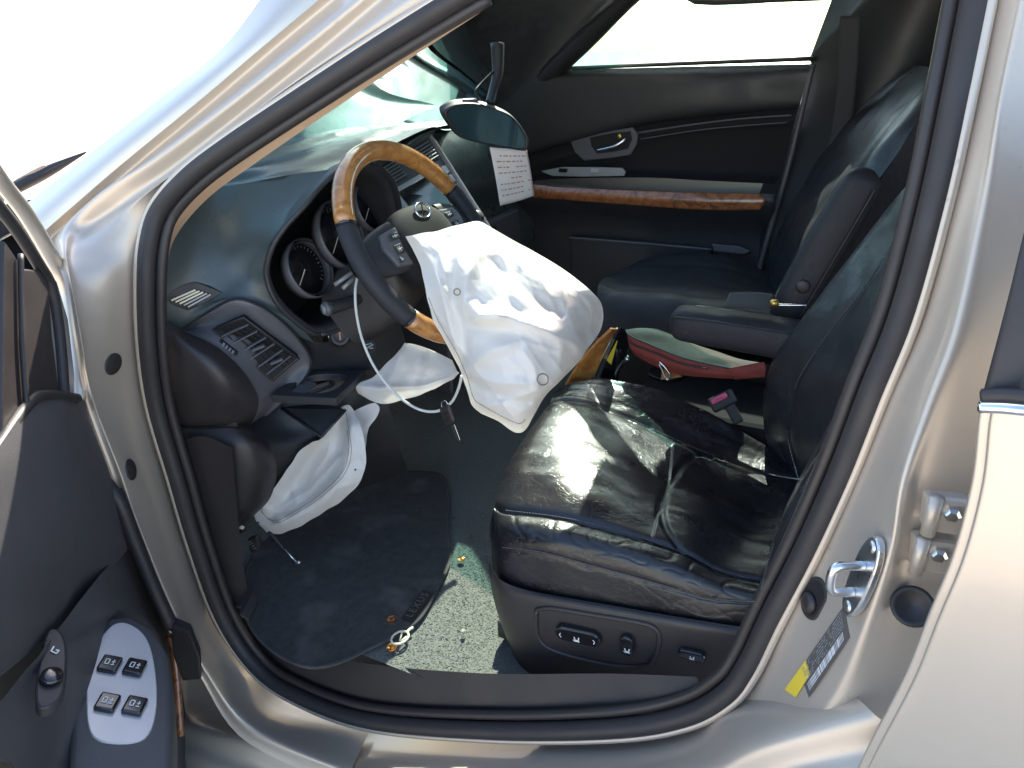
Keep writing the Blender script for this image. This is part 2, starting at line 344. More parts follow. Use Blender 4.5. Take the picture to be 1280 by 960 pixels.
# stations down the front pillar; columns from the outer edge to the seal
a_ = [(410, -10), (330, 57), (250, 125), (150, 207), (100, 250), (52, 292), (64, 318), (80, 350), (92, 420), (107, 500), (140, 592), (160, 652), (205, 762), (250, 845), (305, 925), (430, 985)]
b_ = [(432, -10), (350, 57), (268, 126), (166, 211), (116, 254), (66, 298), (72, 322), (85, 350), (97, 420), (112, 500), (145, 592), (166, 652), (210, 761), (254, 843), (310, 920), (434, 975)]
c_ = [(462, -12), (377, 58), (289, 128), (190, 200), (130, 238), (84, 282), (80, 312), (88, 348), (101, 420), (116, 500), (150, 592), (171, 652), (214, 760), (258, 842), (314, 915), (437, 968)]
d_ = [(495, -14), (405, 60), (312, 134), (222, 205), (165, 245), (112, 285), (94, 315), (94, 348), (106, 420), (122, 500), (157, 592), (178, 655), (221, 760), (264, 840), (320, 908), (440, 960)]
e_ = [(525, -16), (425, 60), (330, 130), (245, 197), (190, 237), (150, 270), (135, 310), (135, 350), (140, 430), (152, 510), (182, 597), (205, 668), (240, 762), (280, 836), (335, 893), (450, 938)]
f_ = [(565, -20), (455, 52), (352, 118), (266, 176), (219, 212), (186, 255), (173, 300), (170, 350), (171, 430), (182, 510), (207, 600), (229, 675), (262, 770), (302, 830), (356, 876), (462, 914)]
ya = [-.62, -.655, -.69, -.735, -.765, -.80, -.845, -.875, -.90, -.905, -.905, -.905, -.905, -.905, -.905, -.905]
yf = [-.60, -.63, -.66, -.695, -.72, -.74, -.76, -.775, -.785, -.785, -.785, -.785, -.785, -.79, -.79, -.795]
rows = []
for i in range(16):
    A0, F0 = ya[i], yf[i]
    top = i <= 5
    rows.append([A(*a_[i], A0), A(*b_[i], A0+(.016 if top else .004)), A(*c_[i], A0+(.004 if top else .002)), A(*d_[i], A0+(.022 if top else .014)),
                 A(*e_[i], (A0*.45+F0*.55)), A(*f_[i], F0)])
hp = loft('front_pillar', rows, M['silver_in'], body, 96, 36)
# outer skin of the windscreen pillar
up = [(345, -30), (280, 57), (205, 118), (110, 193), (70, 225), (30, 257)]
yu = [-.60, -.64, -.67, -.715, -.74, -.765]
loft('pillar_skin', [[A(*a_[i], ya[i]), A((a_[i][0]*.5+up[i][0]*.5), (a_[i][1]*.5+up[i][1]*.5), (ya[i]+yu[i])/2-.012), A(*up[i], yu[i])] for i in range(6)], M['silver'], body, 40, 10)
# rocker sill from the front pillar to the rear pillar
s_st = [((120, 890), (150, 880), (200, 860), (262, 800)), ((230, 925), (250, 912), (285, 892), (318, 850)), ((300, 950), (315, 928), (332, 905), (354, 878)), ((420, 985), (428, 962), (440, 940), (460, 914)), ((600, 1010), (602, 980), (604, 952), (608, 926)),
        ((770, 1010), (768, 980), (766, 952), (764, 925)), ((880, 1000), (872, 968), (866, 938), (858, 912)), ((985, 960), (950, 930), (925, 905), (905, 885)), ((1130, 930), (1090, 890), (1060, 860), (1040, 830))]
loft('rocker_sill', [[A(*a, -.905)+V((0, -.03, -.16)), A(*a, -.905)+V((0, -.028, -.03)), A(*a, -.905), A(*b, -.89), A(*c, -.84), A(*d, -.785)] for a, b, c, d in s_st], M['silver_in'], body, 90, 30)
# rear (centre) pillar: columns from the seal outward to the rear door gap
g0 = [(1242, -20), (1215, 120), (1188, 240), (1150, 390), (1108, 490), (1068, 590), (1022, 690), (975, 780), (947, 842), (905, 905)]
g1 = [(1262, -20), (1233, 120), (1206, 250), (1168, 400), (1128, 500), (1092, 596), (1055, 690), (1010, 790), (978, 850), (935, 915)]
g2 = [(1275, -20), (1246, 120), (1222, 255), (1188, 405), (1150, 505), (1118, 600), (1100, 690), (1062, 790), (1030, 860), (985, 925)]
g3 = [(1284, -20), (1253, 120), (1232, 258), (1200, 410), (1164, 508), (1132, 602), (1116, 690), (1085, 790), (1058, 865), (1015, 935)]
g4 = [(1296, -20), (1268, 120), (1250, 262), (1222, 415), (1190, 512), (1160, 606), (1140, 692), (1120, 790), (1100, 870), (1060, 945)]
g5 = [(1340, -20), (1320, 120), (1302, 265), (1272, 420), (1250, 520), (1240, 610), (1215, 700), (1180, 800), (1150, 880), (1100, 955)]
yg = [(-.665, -.675, -.685, -.69, -.685, -.67), (-.69, -.70, -.71, -.715, -.71, -.69), (-.71, -.722, -.735, -.74, -.735, -.715), (-.73, -.75, -.775, -.782, -.775, -.75), (-.745, -.77, -.80, -.808, -.795, -.77),
      (-.755, -.785, -.825, -.835, -.815, -.785), (-.765, -.795, -.84, -.852, -.83, -.80), (-.775, -.805, -.85, -.862, -.84, -.81), (-.78, -.81, -.855, -.868, -.845, -.815), (-.785, -.815, -.86, -.872, -.85, -.82)]
loft('rear_pillar', [[A(*g[i], yg[i][k]) for k, g in enumerate((g0, g1, g2, g3, g4, g5))] for i in range(10)], M['silver_in'], body, 80, 40)
# rubber door seal all round the opening
ws = [(600, -20, -.60), (478, 55, -.63), (372, 124, -.66), (284, 183, -.695), (234, 222, -.72), (200, 262, -.74), (187, 302, -.76), (183, 352, -.775), (185, 432, -.785), (196, 510, -.785), (222, 600, -.785),
      (244, 676, -.785), (276, 766, -.785), (314, 826, -.785), (362, 864, -.79), (458, 900, -.795), (610, 913, -.80), (764, 911, -.80), (855, 896, -.795), (908, 868, -.79), (936, 832, -.782),
      (966, 770, -.775), (1010, 685, -.765), (1053, 590, -.755), (1092, 490, -.745), (1132, 390, -.73), (1170, 250, -.71), (1198, 120, -.69), (1226, -20, -.665)]
P = AY(ws); tube('door_seal', P, .0155, M['rubber'], body, 12, 220)
inn = [(p[0], p[1]) for p in ws]
P2 = []
for i, p in enumerate(P):
    q = P[min(len(P)-1, i+1)]-P[max(0, i-1)]; c = A(650, 480, -.78)
    s = (c-p); s -= q.normalized()*s.dot(q.normalized()); P2.append(p + s.normalized()*.021 + V((0, .012, 0)))
tube('seal_lip', P2, .0085, M['plastic_br'], body, 8, 220)
P3 = [p*.999 + (p-q).normalized()*.013 + V((0, -.004, 0)) for p, q in zip(P, P2)]
tube('pinch_flange', P3, .0055, M['silver_in'], body, 8, 220)
# tan trim of the windscreen pillar, inside
ti = [(590, 5, -.585), (490, 72, -.615), (400, 135, -.645), (312, 195, -.675), (254, 240, -.695), (216, 288, -.715), (206, 330, -.73), (204, 400, -.735)]
to_ = [(600, 16, -.57), (505, 78, -.60), (412, 140, -.63), (325, 200, -.66), (262, 246, -.68), (222, 292, -.70), (209, 332, -.72), (206, 400, -.728)]
tx = [(590, -5, -.60), (478, 66, -.625), (388, 130, -.655), (300, 190, -.685), (244, 234, -.705), (206, 280, -.73), (198, 326, -.745), (197, 400, -.75)]
loft('pillar_trim', [[A(*a), A(*b), A(*c)] for a, b, c in zip(tx, ti, to_)], M['tan'], body, 50, 8)
# blanking plugs in the hinge pillar
N_ = (CP - A(141, 455, -.84)).normalized()
dep = bpy.context.evaluated_depsgraph_get()
def on(o, px, py, lift=0.0):
    """point of mesh o under a photo pixel (o is finished geometry), with its normal"""
    me = o.data; off = origin_of(o)
    from mathutils.bvhtree import BVHTree
    if not hasattr(on, 'c'): on.c = {}
    if o.name not in on.c: on.c[o.name] = BVHTree.FromPolygons([v.co for v in me.vertices], [p.vertices for p in me.polygons])
    d = ray(px, py).normalized(); h, n, _, _ = on.c[o.name].ray_cast(CP, d)
    if h is None: h = A(px, py, -.8); n = -d
    if n.dot(d) > 0: n = -n
    return h + n*lift, n
for (px, py) in ((141, 455), (163, 587)):
    c, n = on(hp, px, py); x, y = frame(n); x, y = (x, y) if x.cross(y).dot(n) > 0 else (y, x)
    lathe('rubber_plug', c, x, y, [(.019, -.002), (.019, .0015), (.0175, .003), (.013, .0015), (.012, .0022), (.001, .0024)], M['rubber'], body, 24)
# door check strap and rubber buffer at the hinge side
box('door_check', A(152, 628, -.905), V((.012, -.006, .004)), V((.004, .010, 0)), V((-.006, 0, .026)), M['plastic'], body, .004)
tube('hinge_gap_shade', AY([(120, 590, -.92), (148, 625, -.92), (165, 668, -.92), (190, 730, -.92), (214, 782, -.92)]), .012, M['plastic'], body, 8, 20)  # black tube added to stand for the shade in the hinge gap
sb = slab('seal_corner', AY([(214, 782, -.925), (238, 792, -.92), (250, 822, -.915), (252, 850, -.915), (228, 852, -.925), (216, 820, -.928)]), V((-.02, .02, 0)), M['rubber'], body, .004)

# striker, buffer hole, stickers on the rear pillar
rp = [o for o in body.children if o.name == 'rear_pillar'][0]
c, n = on(rp, 1087, 722); xx = V((0, 0, 1)).cross(n).normalized(); yy = n.cross(xx).normalized()
xx, yy = (A(1102, 672, c.y)-A(1074, 770, c.y)), None
yy = xx.normalized(); xx = n.cross(yy).normalized(); yy = n.cross(xx).normalized()*-1
pl = []
for k in range(28):
    t = 2*math.pi*k/28; pl.append(c + n*.012 + yy*(.052*math.copysign(abs(math.sin(t))**.75, math.sin(t))) + xx*(.017*math.cos(t)))
st = slab('striker', pl, -n*.009, M['steel'], body, .002)
nn = (n + CR*-1.5).normalized()
q0 = c+n*.012+yy*.015; q1 = c+n*.012-yy*.020
lp = [q0, q0+nn*.016, q0+nn*.030-yy*.004, q1+nn*.028+yy*.010, q1+nn*.020, q1]
tube('striker_loop', lp, .0052, M['steel'], st, 10, 30)
for s in (-1, 1):
    lathe('screw', c+n*.0125+yy*(.040*s), xx, yy.copy(), [(.0065, 0), (.0065, .002), (.004, .0035), (.002, .0028)], M['steel'], st, 14)
c, n = on(rp, 1018, 748); y = (A(1030, 727, c.y)-A(1012, 762, c.y)).normalized(); y = (y-n*y.dot(n)).normalized(); x = y.cross(n).normalized()
ov = [c + n*.002 + x*(.0185*math.cos(t)) + y*(.0185*math.sin(t) + .010*(1 if math.sin(t) > 0 else -1)) for t in [2*math.pi*k/32 for k in range(32)]]
bh = slab('buffer_hole', ov, -n*.004, M['rubber'], body, .002)
iv = [c + n*.0026 + x*(.0145*math.cos(t)) + y*(.0145*math.sin(t) + .009*(1 if math.sin(t) > 0 else -1)) for t in [2*math.pi*k/32 for k in range(32)]]
slab('hole_floor', iv, -n*.001, M['black'], bh, .0003)
lathe('rubber_buffer', c+n*.003-y*.007, x, y, [(.012, 0), (.012, .003), (.009, .006), (.003, .007)], M['plastic_br'], bh, 20)
def onq(o, pts, lift=.0012): return [on(o, a, b, lift)[0] for a, b in pts]
q = onq(rp, [(1056, 757), (1063, 797), (1012, 872), (1000, 838)])
sk = slab('data_sticker', q, V((.0003, .0005, 0)), M['sticker'], body, 0)
nrm = (q[1]-q[0]).cross(q[3]-q[0]).normalized(); nrm = nrm if nrm.dot(CP-q[0]) > 0 else -nrm
vs, fs = [], []
for i in range(34):      # bar code, printed on the lower edge
    u0 = .10 + .85*i/34; u1 = u0 + random.choice((.008, .012, .018))
    k = len(vs); vs += [bil((q[0], q[3], q[2], q[1]), u0, .62)+nrm*.0006, bil((q[0], q[3], q[2], q[1]), u1, .62)+nrm*.0006, bil((q[0], q[3], q[2], q[1]), u1, .88)+nrm*.0006, bil((q[0], q[3], q[2], q[1]), u0, .88)+nrm*.0006]; fs.append((k, k+1, k+2, k+3))
mobj('bar_code', vs, fs, M['white'], sk, smooth=False)
vs, fs = [], []
for r in range(6):
    u = .06
    while u < .95:
        du = random.uniform(.012, .05); v0 = .08+r*.085
        if random.random() < .8:
            k = len(vs); vs += [bil((q[0], q[3], q[2], q[1]), a, b)+nrm*.0006 for a, b in ((u, v0), (u+du, v0), (u+du, v0+.04), (u, v0+.04))]; fs.append((k, k+1, k+2, k+3))
        u += du+.012
mobj('small_print', vs, fs, M['ltgrey'], sk, smooth=False)
slab('yellow_sticker', onq(rp, [(1011, 822), (1018, 836), (996, 872), (982, 862)], .0016), V((.0003, .0005, 0)), M['yellow'], body, 0)
# rear door hinges and wiring hole in the shadowed channel
for (px, py) in ((1182, 640), (1166, 690)):
    c = A(px, py, -.835)
    h = box('hinge', c, V((.020, .004, 0)), V((-.003, .010, 0)), V((-.002, 0, .020)), M['silver_in'], body, .005)
    tube('hinge_pin', [c+V((-.012, -.012, -.022)), c+V((-.012, -.012, .022))], .007, M['silver_in'], h, 10)
    lathe('bolt', c+V((.004, -.0105, .006)), V((1, 0, 0)), V((0, 0, 1)), [(.008, -.002), (.008, .004), (.005, .007), (.003, .007)], M['steel'], h, 6, smooth=False)
c = A(1141, 758, -.845); n = (CP-c).normalized(); x, y = frame(n); x, y = (x, y) if x.cross(y).dot(n) > 0 else (y, x)
lathe('grommet', c+n*.01, x, y, [(.020, -.01), (.021, .002), (.018, .004), (.015, .0), (.002, -.004)], M['rubber'], body, 24)

# windscreen, roof, bonnet, far side of the shell
base = [V((-.42, -.735, 1.135)), V((-.56, -.5, 1.14)), V((-.66, 0, 1.145)), V((-.56, .5, 1.14)), V((-.40, .775, 1.125))]
head = [V((.19, -.545, 1.565)), V((.11, -.35, 1.585)), V((.07, 0, 1.60)), V((.11, .35, 1.585)), V((.20, .575, 1.55))]
mid = [(a+b)/2 + V((-.02, 0, .02)) for a, b in zip(base, head)]
loft('windscreen', [base, mid, head], M['windshield'], body, 24, 24)
bs2 = [V((p.x, p.y*.9, p.z)) for p in base]
loft('scuttle', [[p+V((-.20, 0, -.03)) for p in bs2], [p+V((-.10, 0, -.025)) for p in bs2], [p+V((.0, 0, -.008)) for p in bs2]], M['plastic'], body, 10, 24)
loft('bonnet', [[V((x, y, z - .10*abs(y/.85)**3)) for y in (-.86, -.55, 0, .55, .86)] for x, z in ((-1.85, .86), (-1.6, .97), (-1.1, 1.05), (-.86, 1.085), (-.78, 1.10))], M['silver'], body, 20, 24)
loft('front_wing', [[V((x, y, z)) for y, z in ((-.80, .985), (-.885, .93), (-.925, .80), (-.925, .60))] for x in (-1.7, -1.2, -.8, -.42)], M['silver'], body, 16, 12)
loft('roof_panel', [[V((x, y, z+.03-.07*abs(y/.6)**3)) for y in (-.60, -.4, 0, .4, .60)] for x, z in ((.10, 1.60), (.5, 1.65), (1.2, 1.66), (2.2, 1.62))], M['silver'], body, 16, 16)
loft('headliner', [[V((x, y, z-.01-.05*abs(y/.6)**3)) for y in (-.585, -.4, 0, .4, .585)] for x, z in ((.13, 1.585), (.5, 1.62), (1.2, 1.63), (2.15, 1.59))], M['liner'], body, 16, 16)
tube('roof_rail', [V((.19, -.585, 1.555)), V((.5, -.60, 1.585)), V((.9, -.61, 1.59)), V((2.2, -.60, 1.56))], .03, M['silver'], body, 10, 20)
tube('far_roof_rail', [V((-.41, .775, 1.13)), V((-.1, .69, 1.36)), V((.19, .59, 1.55)), V((.5, .61, 1.585)), V((.9, .62, 1.59)), V((2.2, .60, 1.56))], .03, M['plastic'], body, 10, 30)
loft('far_sun_block', [[V((x, .635+.03*max(0, (1.5-z)*2), z)) for z in (1.60, 1.53, z1, z1-.004)] for x, z1 in ((.19, 1.53), (.24, 1.47), (.5, 1.465), (1.0, 1.465), (2.0, 1.465))], M['grey'], body, 16, 10, solid=.012)  # strip added under the far roof rail, blocks sun from the seat
mobj('rear_light_block', [(1.75, -.80, .3), (1.75, .80, .3), (2.0, .62, 1.6), (2.0, -.62, 1.6)], [(0, 1, 2, 3)], M['dash_dk'], body, smooth=False, solid=.02)  # dark wall added across the unseen cabin rear, keeps light out
mobj('far_side_panel', [(.60, .79, .2), (1.8, .79, .2), (1.8, .76, 1.2), (.60, .76, 1.2)], [(0, 1, 2, 3)], M['dash_dk'], body, smooth=False, solid=.02)
mobj('far_rear_glass', [(.76, .755, 1.2), (1.85, .755, 1.2), (1.9, .62, 1.58), (.92, .62, 1.58)], [(0, 1, 2, 3)], M['tailglass'], body, smooth=False)
loft('far_pillar_trim', [[V((x0-.07, .78-.2*max(0, z-1.15), z)), V((x0-.02, .735-.1*max(0, z-1.1), z)), V((x0+.10, .675-(z-.9)*.12, z)), V((x0+.20, .67-(z-.9)*.12, z)), V((x0+.34, .74-.1*max(0, z-1.1), z))] for x0, z in ((.48, .35), (.50, .8), (.55, 1.05), (.60, 1.25), (.68, 1.56))], M['dash_dk'], body, 20, 16)
loft('firewall', [[V((-.80, y, .75)) for y in (-.8, 0, .8)], [V((-.82, y, 1.1)) for y in (-.8, 0, .8)]], M['black'], body, 4, 6)
mobj('near_footwell_side', [(-.82, -.775, .2), (-.38, -.775, .2), (-.40, -.775, 1.0), (-.82, -.775, 1.0)], [(0, 1, 2, 3)], M['plastic_br'], body, smooth=False, solid=.01)
mobj('far_footwell_side', [(-.82, .80, .2), (-.3, .80, .2), (-.3, .80, 1.12), (-.82, .80, 1.12)], [(0, 1, 2, 3)], M['plastic_br'], body, smooth=False, solid=.01)
mobj('underbody', [(-1.7, -.68, .12), (2.4, -.68, .12), (2.4, .80, .12), (-1.7, .80, .12)], [(0, 1, 2, 3)], M['black'], body, smooth=False, solid=.02)
# wiper lying at the foot of the windscreen
wp = thing('windscreen_wiper', 'dark wiper blade lying low across the outside of the windscreen', 'wiper', A(60, 215, -.60))
wl = [(-10, 252), (25, 232), (60, 214), (108, 190)]
wb = [A(x, y, -.58+.06*i) for i, (x, y) in enumerate(wl)]
tube('blade', wb, [.010, .014, .013, .002], M['plastic_br'], wp, 8, 16)
tube('arm', [wb[0]+V((0, .02, .012)), wb[1]+V((0, .01, .014)), wb[2]+V((0, 0, .012))], .006, M['tan'], wp, 8, 10)

# kick panel and scuff plate inside the seal
loft('kick_panel', [AY([(208, 560, -.765), (250, 545, -.75), (290, 560, -.74)]), AY([(240, 650, -.765), (275, 660, -.75), (300, 670, -.735)]), AY([(268, 730, -.765), (292, 745, -.75), (312, 745, -.735)]), AY([(305, 805, -.765), (325, 800, -.75), (345, 800, -.74)]),
    AY([(365, 852, -.77), (375, 842, -.765), (400, 818, -.745)]), AY([(460, 888, -.775), (465, 876, -.77), (478, 832, -.748)]), AY([(610, 901, -.78), (610, 888, -.775), (612, 842, -.748)]), AY([(764, 899, -.78), (762, 886, -.775), (760, 842, -.748)]), AY([(880, 870, -.775), (878, 860, -.77), (870, 846, -.76)])], M['plastic_br'], body, 60, 12)

# ================================================================== DRIVER'S DOOR, swung open on the left
AL = math.radians(52); DD = V((math.cos(AL), -math.sin(AL), 0)); DN = V((math.sin(AL), math.cos(AL), 0)); DQ = V((-.315, -.93, .8))
def D(px, py, off=0.0): return AP(px, py, DQ+DN*off, DN)
def DL(pts, off=0.0): return [D(x, y, off) for x, y in pts]
dr = thing('front_door', 'open front door seen from inside, dark grey panel with silver switch plate', 'car door', (D(60, 900)+V((0, 0, 0))))
pan = [[(39, 500), (62, 495), (84, 495), (106, 502)], [(0, 557), (45, 535), (85, 530), (116, 535)], [(-45, 625), (25, 590), (85, 580), (135, 585)], [(-80, 720), (0, 670), (80, 640), (152, 640)], [(-110, 830), (-25, 760), (65, 705), (161, 682)], [(-125, 900), (-40, 830), (40, 775), (120, 730)], [(-140, 960), (-60, 890), (20, 830), (80, 778)]]
loft('upper_panel', [[D(x, y, .012+.018*math.sin(math.pi*i/6)-.012*(j == 3)) for j, (x, y) in enumerate(r)] for i, r in enumerate(pan)], M['doorpad'], dr, 40, 24)
low = [[(161, 684), (172, 704), (194, 760), (216, 800), (226, 850), (236, 930), (240, 1010)], [(140, 702), (155, 722), (185, 768), (207, 806), (214, 850), (222, 930), (226, 1010)], [(112, 735), (128, 750), (168, 764), (196, 796), (204, 850), (210, 930), (212, 1010)], [(80, 777), (100, 782), (136, 778), (150, 800), (150, 850), (150, 930), (150, 1010)], [(52, 815), (70, 815), (92, 812), (108, 830), (108, 880), (104, 940), (100, 1010)], [(22, 850), (40, 855), (60, 862), (72, 880), (70, 920), (60, 960), (50, 1010)], [(-40, 930), (-20, 940), (0, 950), (20, 960), (20, 980), (10, 1000), (0, 1020)]]
offl = [-.01, .012, .03, .022, .026, .012, .01]
lowo = loft('lower_panel', [DL(r, offl[i]) for i, r in enumerate(low)], M['doorpad'], dr, 50, 50)
def LP(pts, l): return [on(lowo, x, y, l)[0] for x, y in pts]
AQ = D(150, 830, .055); AN = V((.30, .10, .95)).normalized()        # top face of the door arm rest
def AR(px, py, l=0.0): return AP(px, py, AQ, AN)+AN*l
slab('armrest', [AR(x, y) for x, y in ((134, 770), (165, 768), (192, 785), (209, 815), (214, 850), (216, 900), (214, 990), (84, 990), (88, 900), (96, 840), (112, 795))], V((-.01, 0, -.07)), M['doorpad'], dr, .010, bseg=3, smooth=True)
sp = slab('switch_plate', [AR(x, y, .003) for x, y in ((144, 781), (165, 783), (184, 801), (194, 840), (195, 890), (180, 925), (135, 930), (112, 915), (108, 870), (112, 838), (124, 802))], -AN*.006, M['silverpl'], dr, .0015, n=60)
def dswitch(px, py, w_, h_):
    c = AR(px, py, .006); x = (AR(px+8, py+1.5)-AR(px-8, py-1.5)).normalized(); y = AN.cross(x).normalized(); y = y if (AR(px, py-9)-AR(px, py)).dot(y) > 0 else -y
    s = box('window_switch', c, x*w_, y*h_, AN*.005, M['gloss'], sp, .003, bseg=3)
    strokes('mark', [(-.006, -.004, -.006, .004), (-.006, .004, -.001, .004), (-.001, .004, -.001, -.004), (-.006, -.004, -.001, -.004), (.003, -.004, .007, -.004), (.005, .004, .005, -.002), (.003, .001, .007, .001)], c+AN*.0052, x, y, .0013, M['white'], s)
for a in ((137, 834, .0135, .0135), (168, 838, .0135, .0135), (134, 882, .0135, .0135), (168, 886, .0135, .0135)): dswitch(*a)
BQ = D(68, 820, .035)
mp = slab('mirror_control', [AP(x, y, BQ, AN) for x, y in ((58, 790), (72, 786), (82, 800), (84, 830), (78, 868), (58, 884), (44, 876), (48, 830))], -AN*.02, M['plastic'], dr, .003, n=40)
c = AP(69, 814, BQ, AN)+AN*.0008; x = (AP(76, 815, BQ, AN)-c).normalized(); y = AN.cross(x); y = y if y.dot(AP(69, 800, BQ, AN)-c) > 0 else -y
strokes('mirror_mark', [(-.004, .005, -.004, -.002), (-.004, -.002, .003, -.004), (.003, -.004, .004, .001), (.004, .001, .001, .001)], c, x, y, .0016, M['white'], mp)
lathe('mirror_knob', AP(64, 848, BQ, AN), x, AN.cross(x), [(.013, 0), (.012, .007), (.009, .009), (.001, .0085)], M['gloss'], mp, 24)
tube('wood_strip', DL([(211, 795), (217, 815), (221, 845), (226, 920)], .022), .007, M['wood_dk'], dr, 8, 14)
# window frame, sash, mirror sail
fr = DL([(-70, 120), (-2, 222), (30, 264), (58, 310), (78, 350), (88, 400), (95, 455), (97, 500)], -.005)
tube('window_frame', fr, .013, M['silver'], dr, 10, 50, flat=.7)
tube('frame_seal', DL([(-78, 148), (-12, 244), (20, 286), (48, 330), (64, 360), (74, 420), (80, 498)], .008), .009, M['rubber'], dr, 8, 40)
slab('mirror_sail', DL([(58, 336), (72, 352), (86, 400), (94, 470), (94, 500), (66, 505), (60, 420)], .004), -DN*.012, M['ltgrey'], dr, .003)
slab('window_sash', DL([(30, 336), (60, 338), (66, 420), (76, 500), (34, 506), (28, 420)], .010), -DN*.012, M['plastic_br'], dr, .003)
slab('sash_channel', DL([(6, 300), (26, 330), (28, 420), (32, 510), (2, 560), (4, 420)], .006), -DN*.012, M['plastic_br'], dr, .003)
tube('glass_run', DL([(26, 318), (28, 420), (34, 512)], .012), .004, M['rubber'], dr, 8, 16)
mobj('window_glass', DL([(-80, 165), (4, 300), (4, 560), (-80, 660)], -.004), [(0, 1, 2, 3)], M['sideglass'], dr, smooth=False)
tube('belt_seal', DL([(-60, 640), (0, 556), (38, 502), (62, 494), (96, 498)], .010), .008, M['rubber'], dr, 8, 24)
# outer skin of the open door
ob = DL([(100, 500), (135, 585), (160, 680), (215, 800), (235, 960), (-120, 1200), (-200, 800), (-60, 640)], -.06)
slab('outer_skin', ob, -DN*.03, M['silver'], dr, .004)

# ================================================================== REAR DOOR (outside, right)
rd = thing('rear_door', 'silver rear door at the right edge, chrome strip below its window', 'car door', V((1.4, -.93, .2)))
ed = [(1300, 215, -.865), (1280, 290, -.885), (1258, 380, -.905), (1230, 486, -.922), (1222, 520, -.926), (1213, 600, -.932), (1190, 690, -.936), (1160, 765, -.936), (1130, 842, -.934), (1085, 930, -.93), (1060, 985, -.925)]
E_ = AY(ed)
# skin only below the belt line
sk_rows = []
for i, p in enumerate(E_[3:]):
    z = p.z
    sk_rows.append([p + V((.012, .022, 0)), p + V((.002, .004, 0)), p + V((.006, -.004, 0)), p+V((.05, -.010, 0)), p+V((.35, -.022, 0)), p+V((.9, -.03, 0))])
loft('door_skin', sk_rows, M['silver'], rd, 40, 30)
tube('chrome_strip', [A(1226, 508, -.934), A(1255, 509, -.94), A(1290, 512, -.945), A(1400, 520, -.95)], .0075, M['chrome'], rd, 8, 14, flat=.7)
tube('belt_rubber', [A(1228, 495, -.930), A(1255, 494, -.935), A(1290, 496, -.94), A(1400, 500, -.945)], .006, M['rubber'], rd, 8, 14)
fp = [E_[0], E_[1], E_[2], E_[3]]
loft('window_frame', [[p+V((.01, .02, 0)), p+V((0, 0, 0)), p+V((.022, -.004, 0)), p+V((.026, .006, 0))] for p in [A(1330, 90, -.83)]+fp], M['rubber'], rd, 30, 10)
g = [A(1345, 90, -.82), A(1268, 380, -.895), A(1240, 488, -.915)]
mobj('window_glass', [g[0]+V((0, .004, 0)), g[1]+V((0, .004, 0)), g[2]+V((0, .004, 0)), g[2]+V((.8, 0, 0)), g[0]+V((.8, .0, 0))], [(0, 1, 2, 3, 4)], M['amber'], rd, smooth=False)
# ================================================================== DASHBOARD
da = thing('dashboard', 'grey vinyl dashboard with round gauge pods and a side air vent', 'dashboard', V((-.4, 0, .7)))
# top pad: rows from the windscreen back to the crest, stations from the driver's end to the far end
yy_ = [-.72, -.60, -.50, -.40, -.2, .05, .35, .72]
r0 = [V((-.42-.02-.235*(1-(y/.775)**2) if abs(y) < .775 else -.44, y, 1.131+.016*(1-(y/.775)**2))) for y in (-.765, -.62, -.50, -.40, -.2, .05, .35, .765)]
crest = [A(210, 262, -.68), A(262, 237, -.56), A(312, 228, -.52), A(365, 218, -.49), A(440, 204, -.38), A(536, 160, .02), V((-.36, .35, 1.150)), V((-.36, .72, 1.13))]
def mixr(t, dz, dx=0): return [a*(1-t)+b*t + V((dx, 0, dz)) for a, b in zip(r0, crest)]
rows = [r0, mixr(.25, .012), mixr(.42, .018), mixr(.52, .006), mixr(.62, .010), mixr(.78, .013), mixr(.88, .001), mixr(.94, .001), crest]
loft('top_pad', rows, M['dash'], da, 60, 70)
# driver-side swell, from the crest down to the vent bezel and the pod hood
sw = [[(210, 262, -.68), (262, 237, -.56), (312, 228, -.52), (365, 218, -.49), (428, 211, -.45)],
      [(207, 285, -.69), (255, 270, -.60), (300, 262, -.555), (347, 254, -.53), (398, 238, -.50)],
      [(205, 320, -.705), (245, 316, -.645), (285, 308, -.60), (325, 294, -.575), (352, 284, -.565)],
      [(203, 355, -.715), (238, 350, -.67), (275, 347, -.63), (308, 340, -.60), (333, 330, -.59)],
      [(203, 392, -.72), (235, 386, -.685), (270, 374, -.65), (308, 368, -.615), (342, 375, -.58)],
      [(203, 412, -.72), (230, 408, -.69), (288, 375, -.645), (332, 388, -.60), (372, 404, -.545)],
      [(203, 425, -.70), (235, 425, -.66), (290, 395, -.62), (335, 405, -.575), (392, 428, -.51)]]
swell = loft('swell', [AY(r) for r in sw], M['dash'], da, 60, 50)
# hood lip around the gauges
arch = AY([(400, 418, -.50), (372, 404, -.545), (346, 378, -.58), (333, 345, -.59), (339, 312, -.585), (356, 284, -.565), (380, 258, -.535), (402, 232, -.495), (430, 210, -.45), (462, 205, -.37), (488, 222, -.29), (500, 262, -.25), (498, 310, -.25), (480, 360, -.31), (440, 402, -.42)])
ac = sum(arch, V())/len(arch)
inn_ = [p + (ac-p)*.10 + V((-.012, .0, 0)) for p in arch]; deep = [p + (ac-p)*.16 + V((-.15, .015, -.02)) for p in arch]
outw = [p + (ac-p)*-.05 + V((-.03, .012, -.004)) for p in arch]
loft('gauge_hood', [outw, arch, inn_, [(a+b)/2 for a, b in zip(inn_, deep)], deep], M['dash_dk'], da, 26, 90, closed=True)
mobj('pod_floor', [p+V((.004, 0, 0)) for p in spline(deep, 60, True)], [tuple(range(60))], M['black'], da, smooth=False)
tube('hood_lip', spline(arch, 90, True)+[arch[0]], .0052, M['dash_dk'], da, 8)
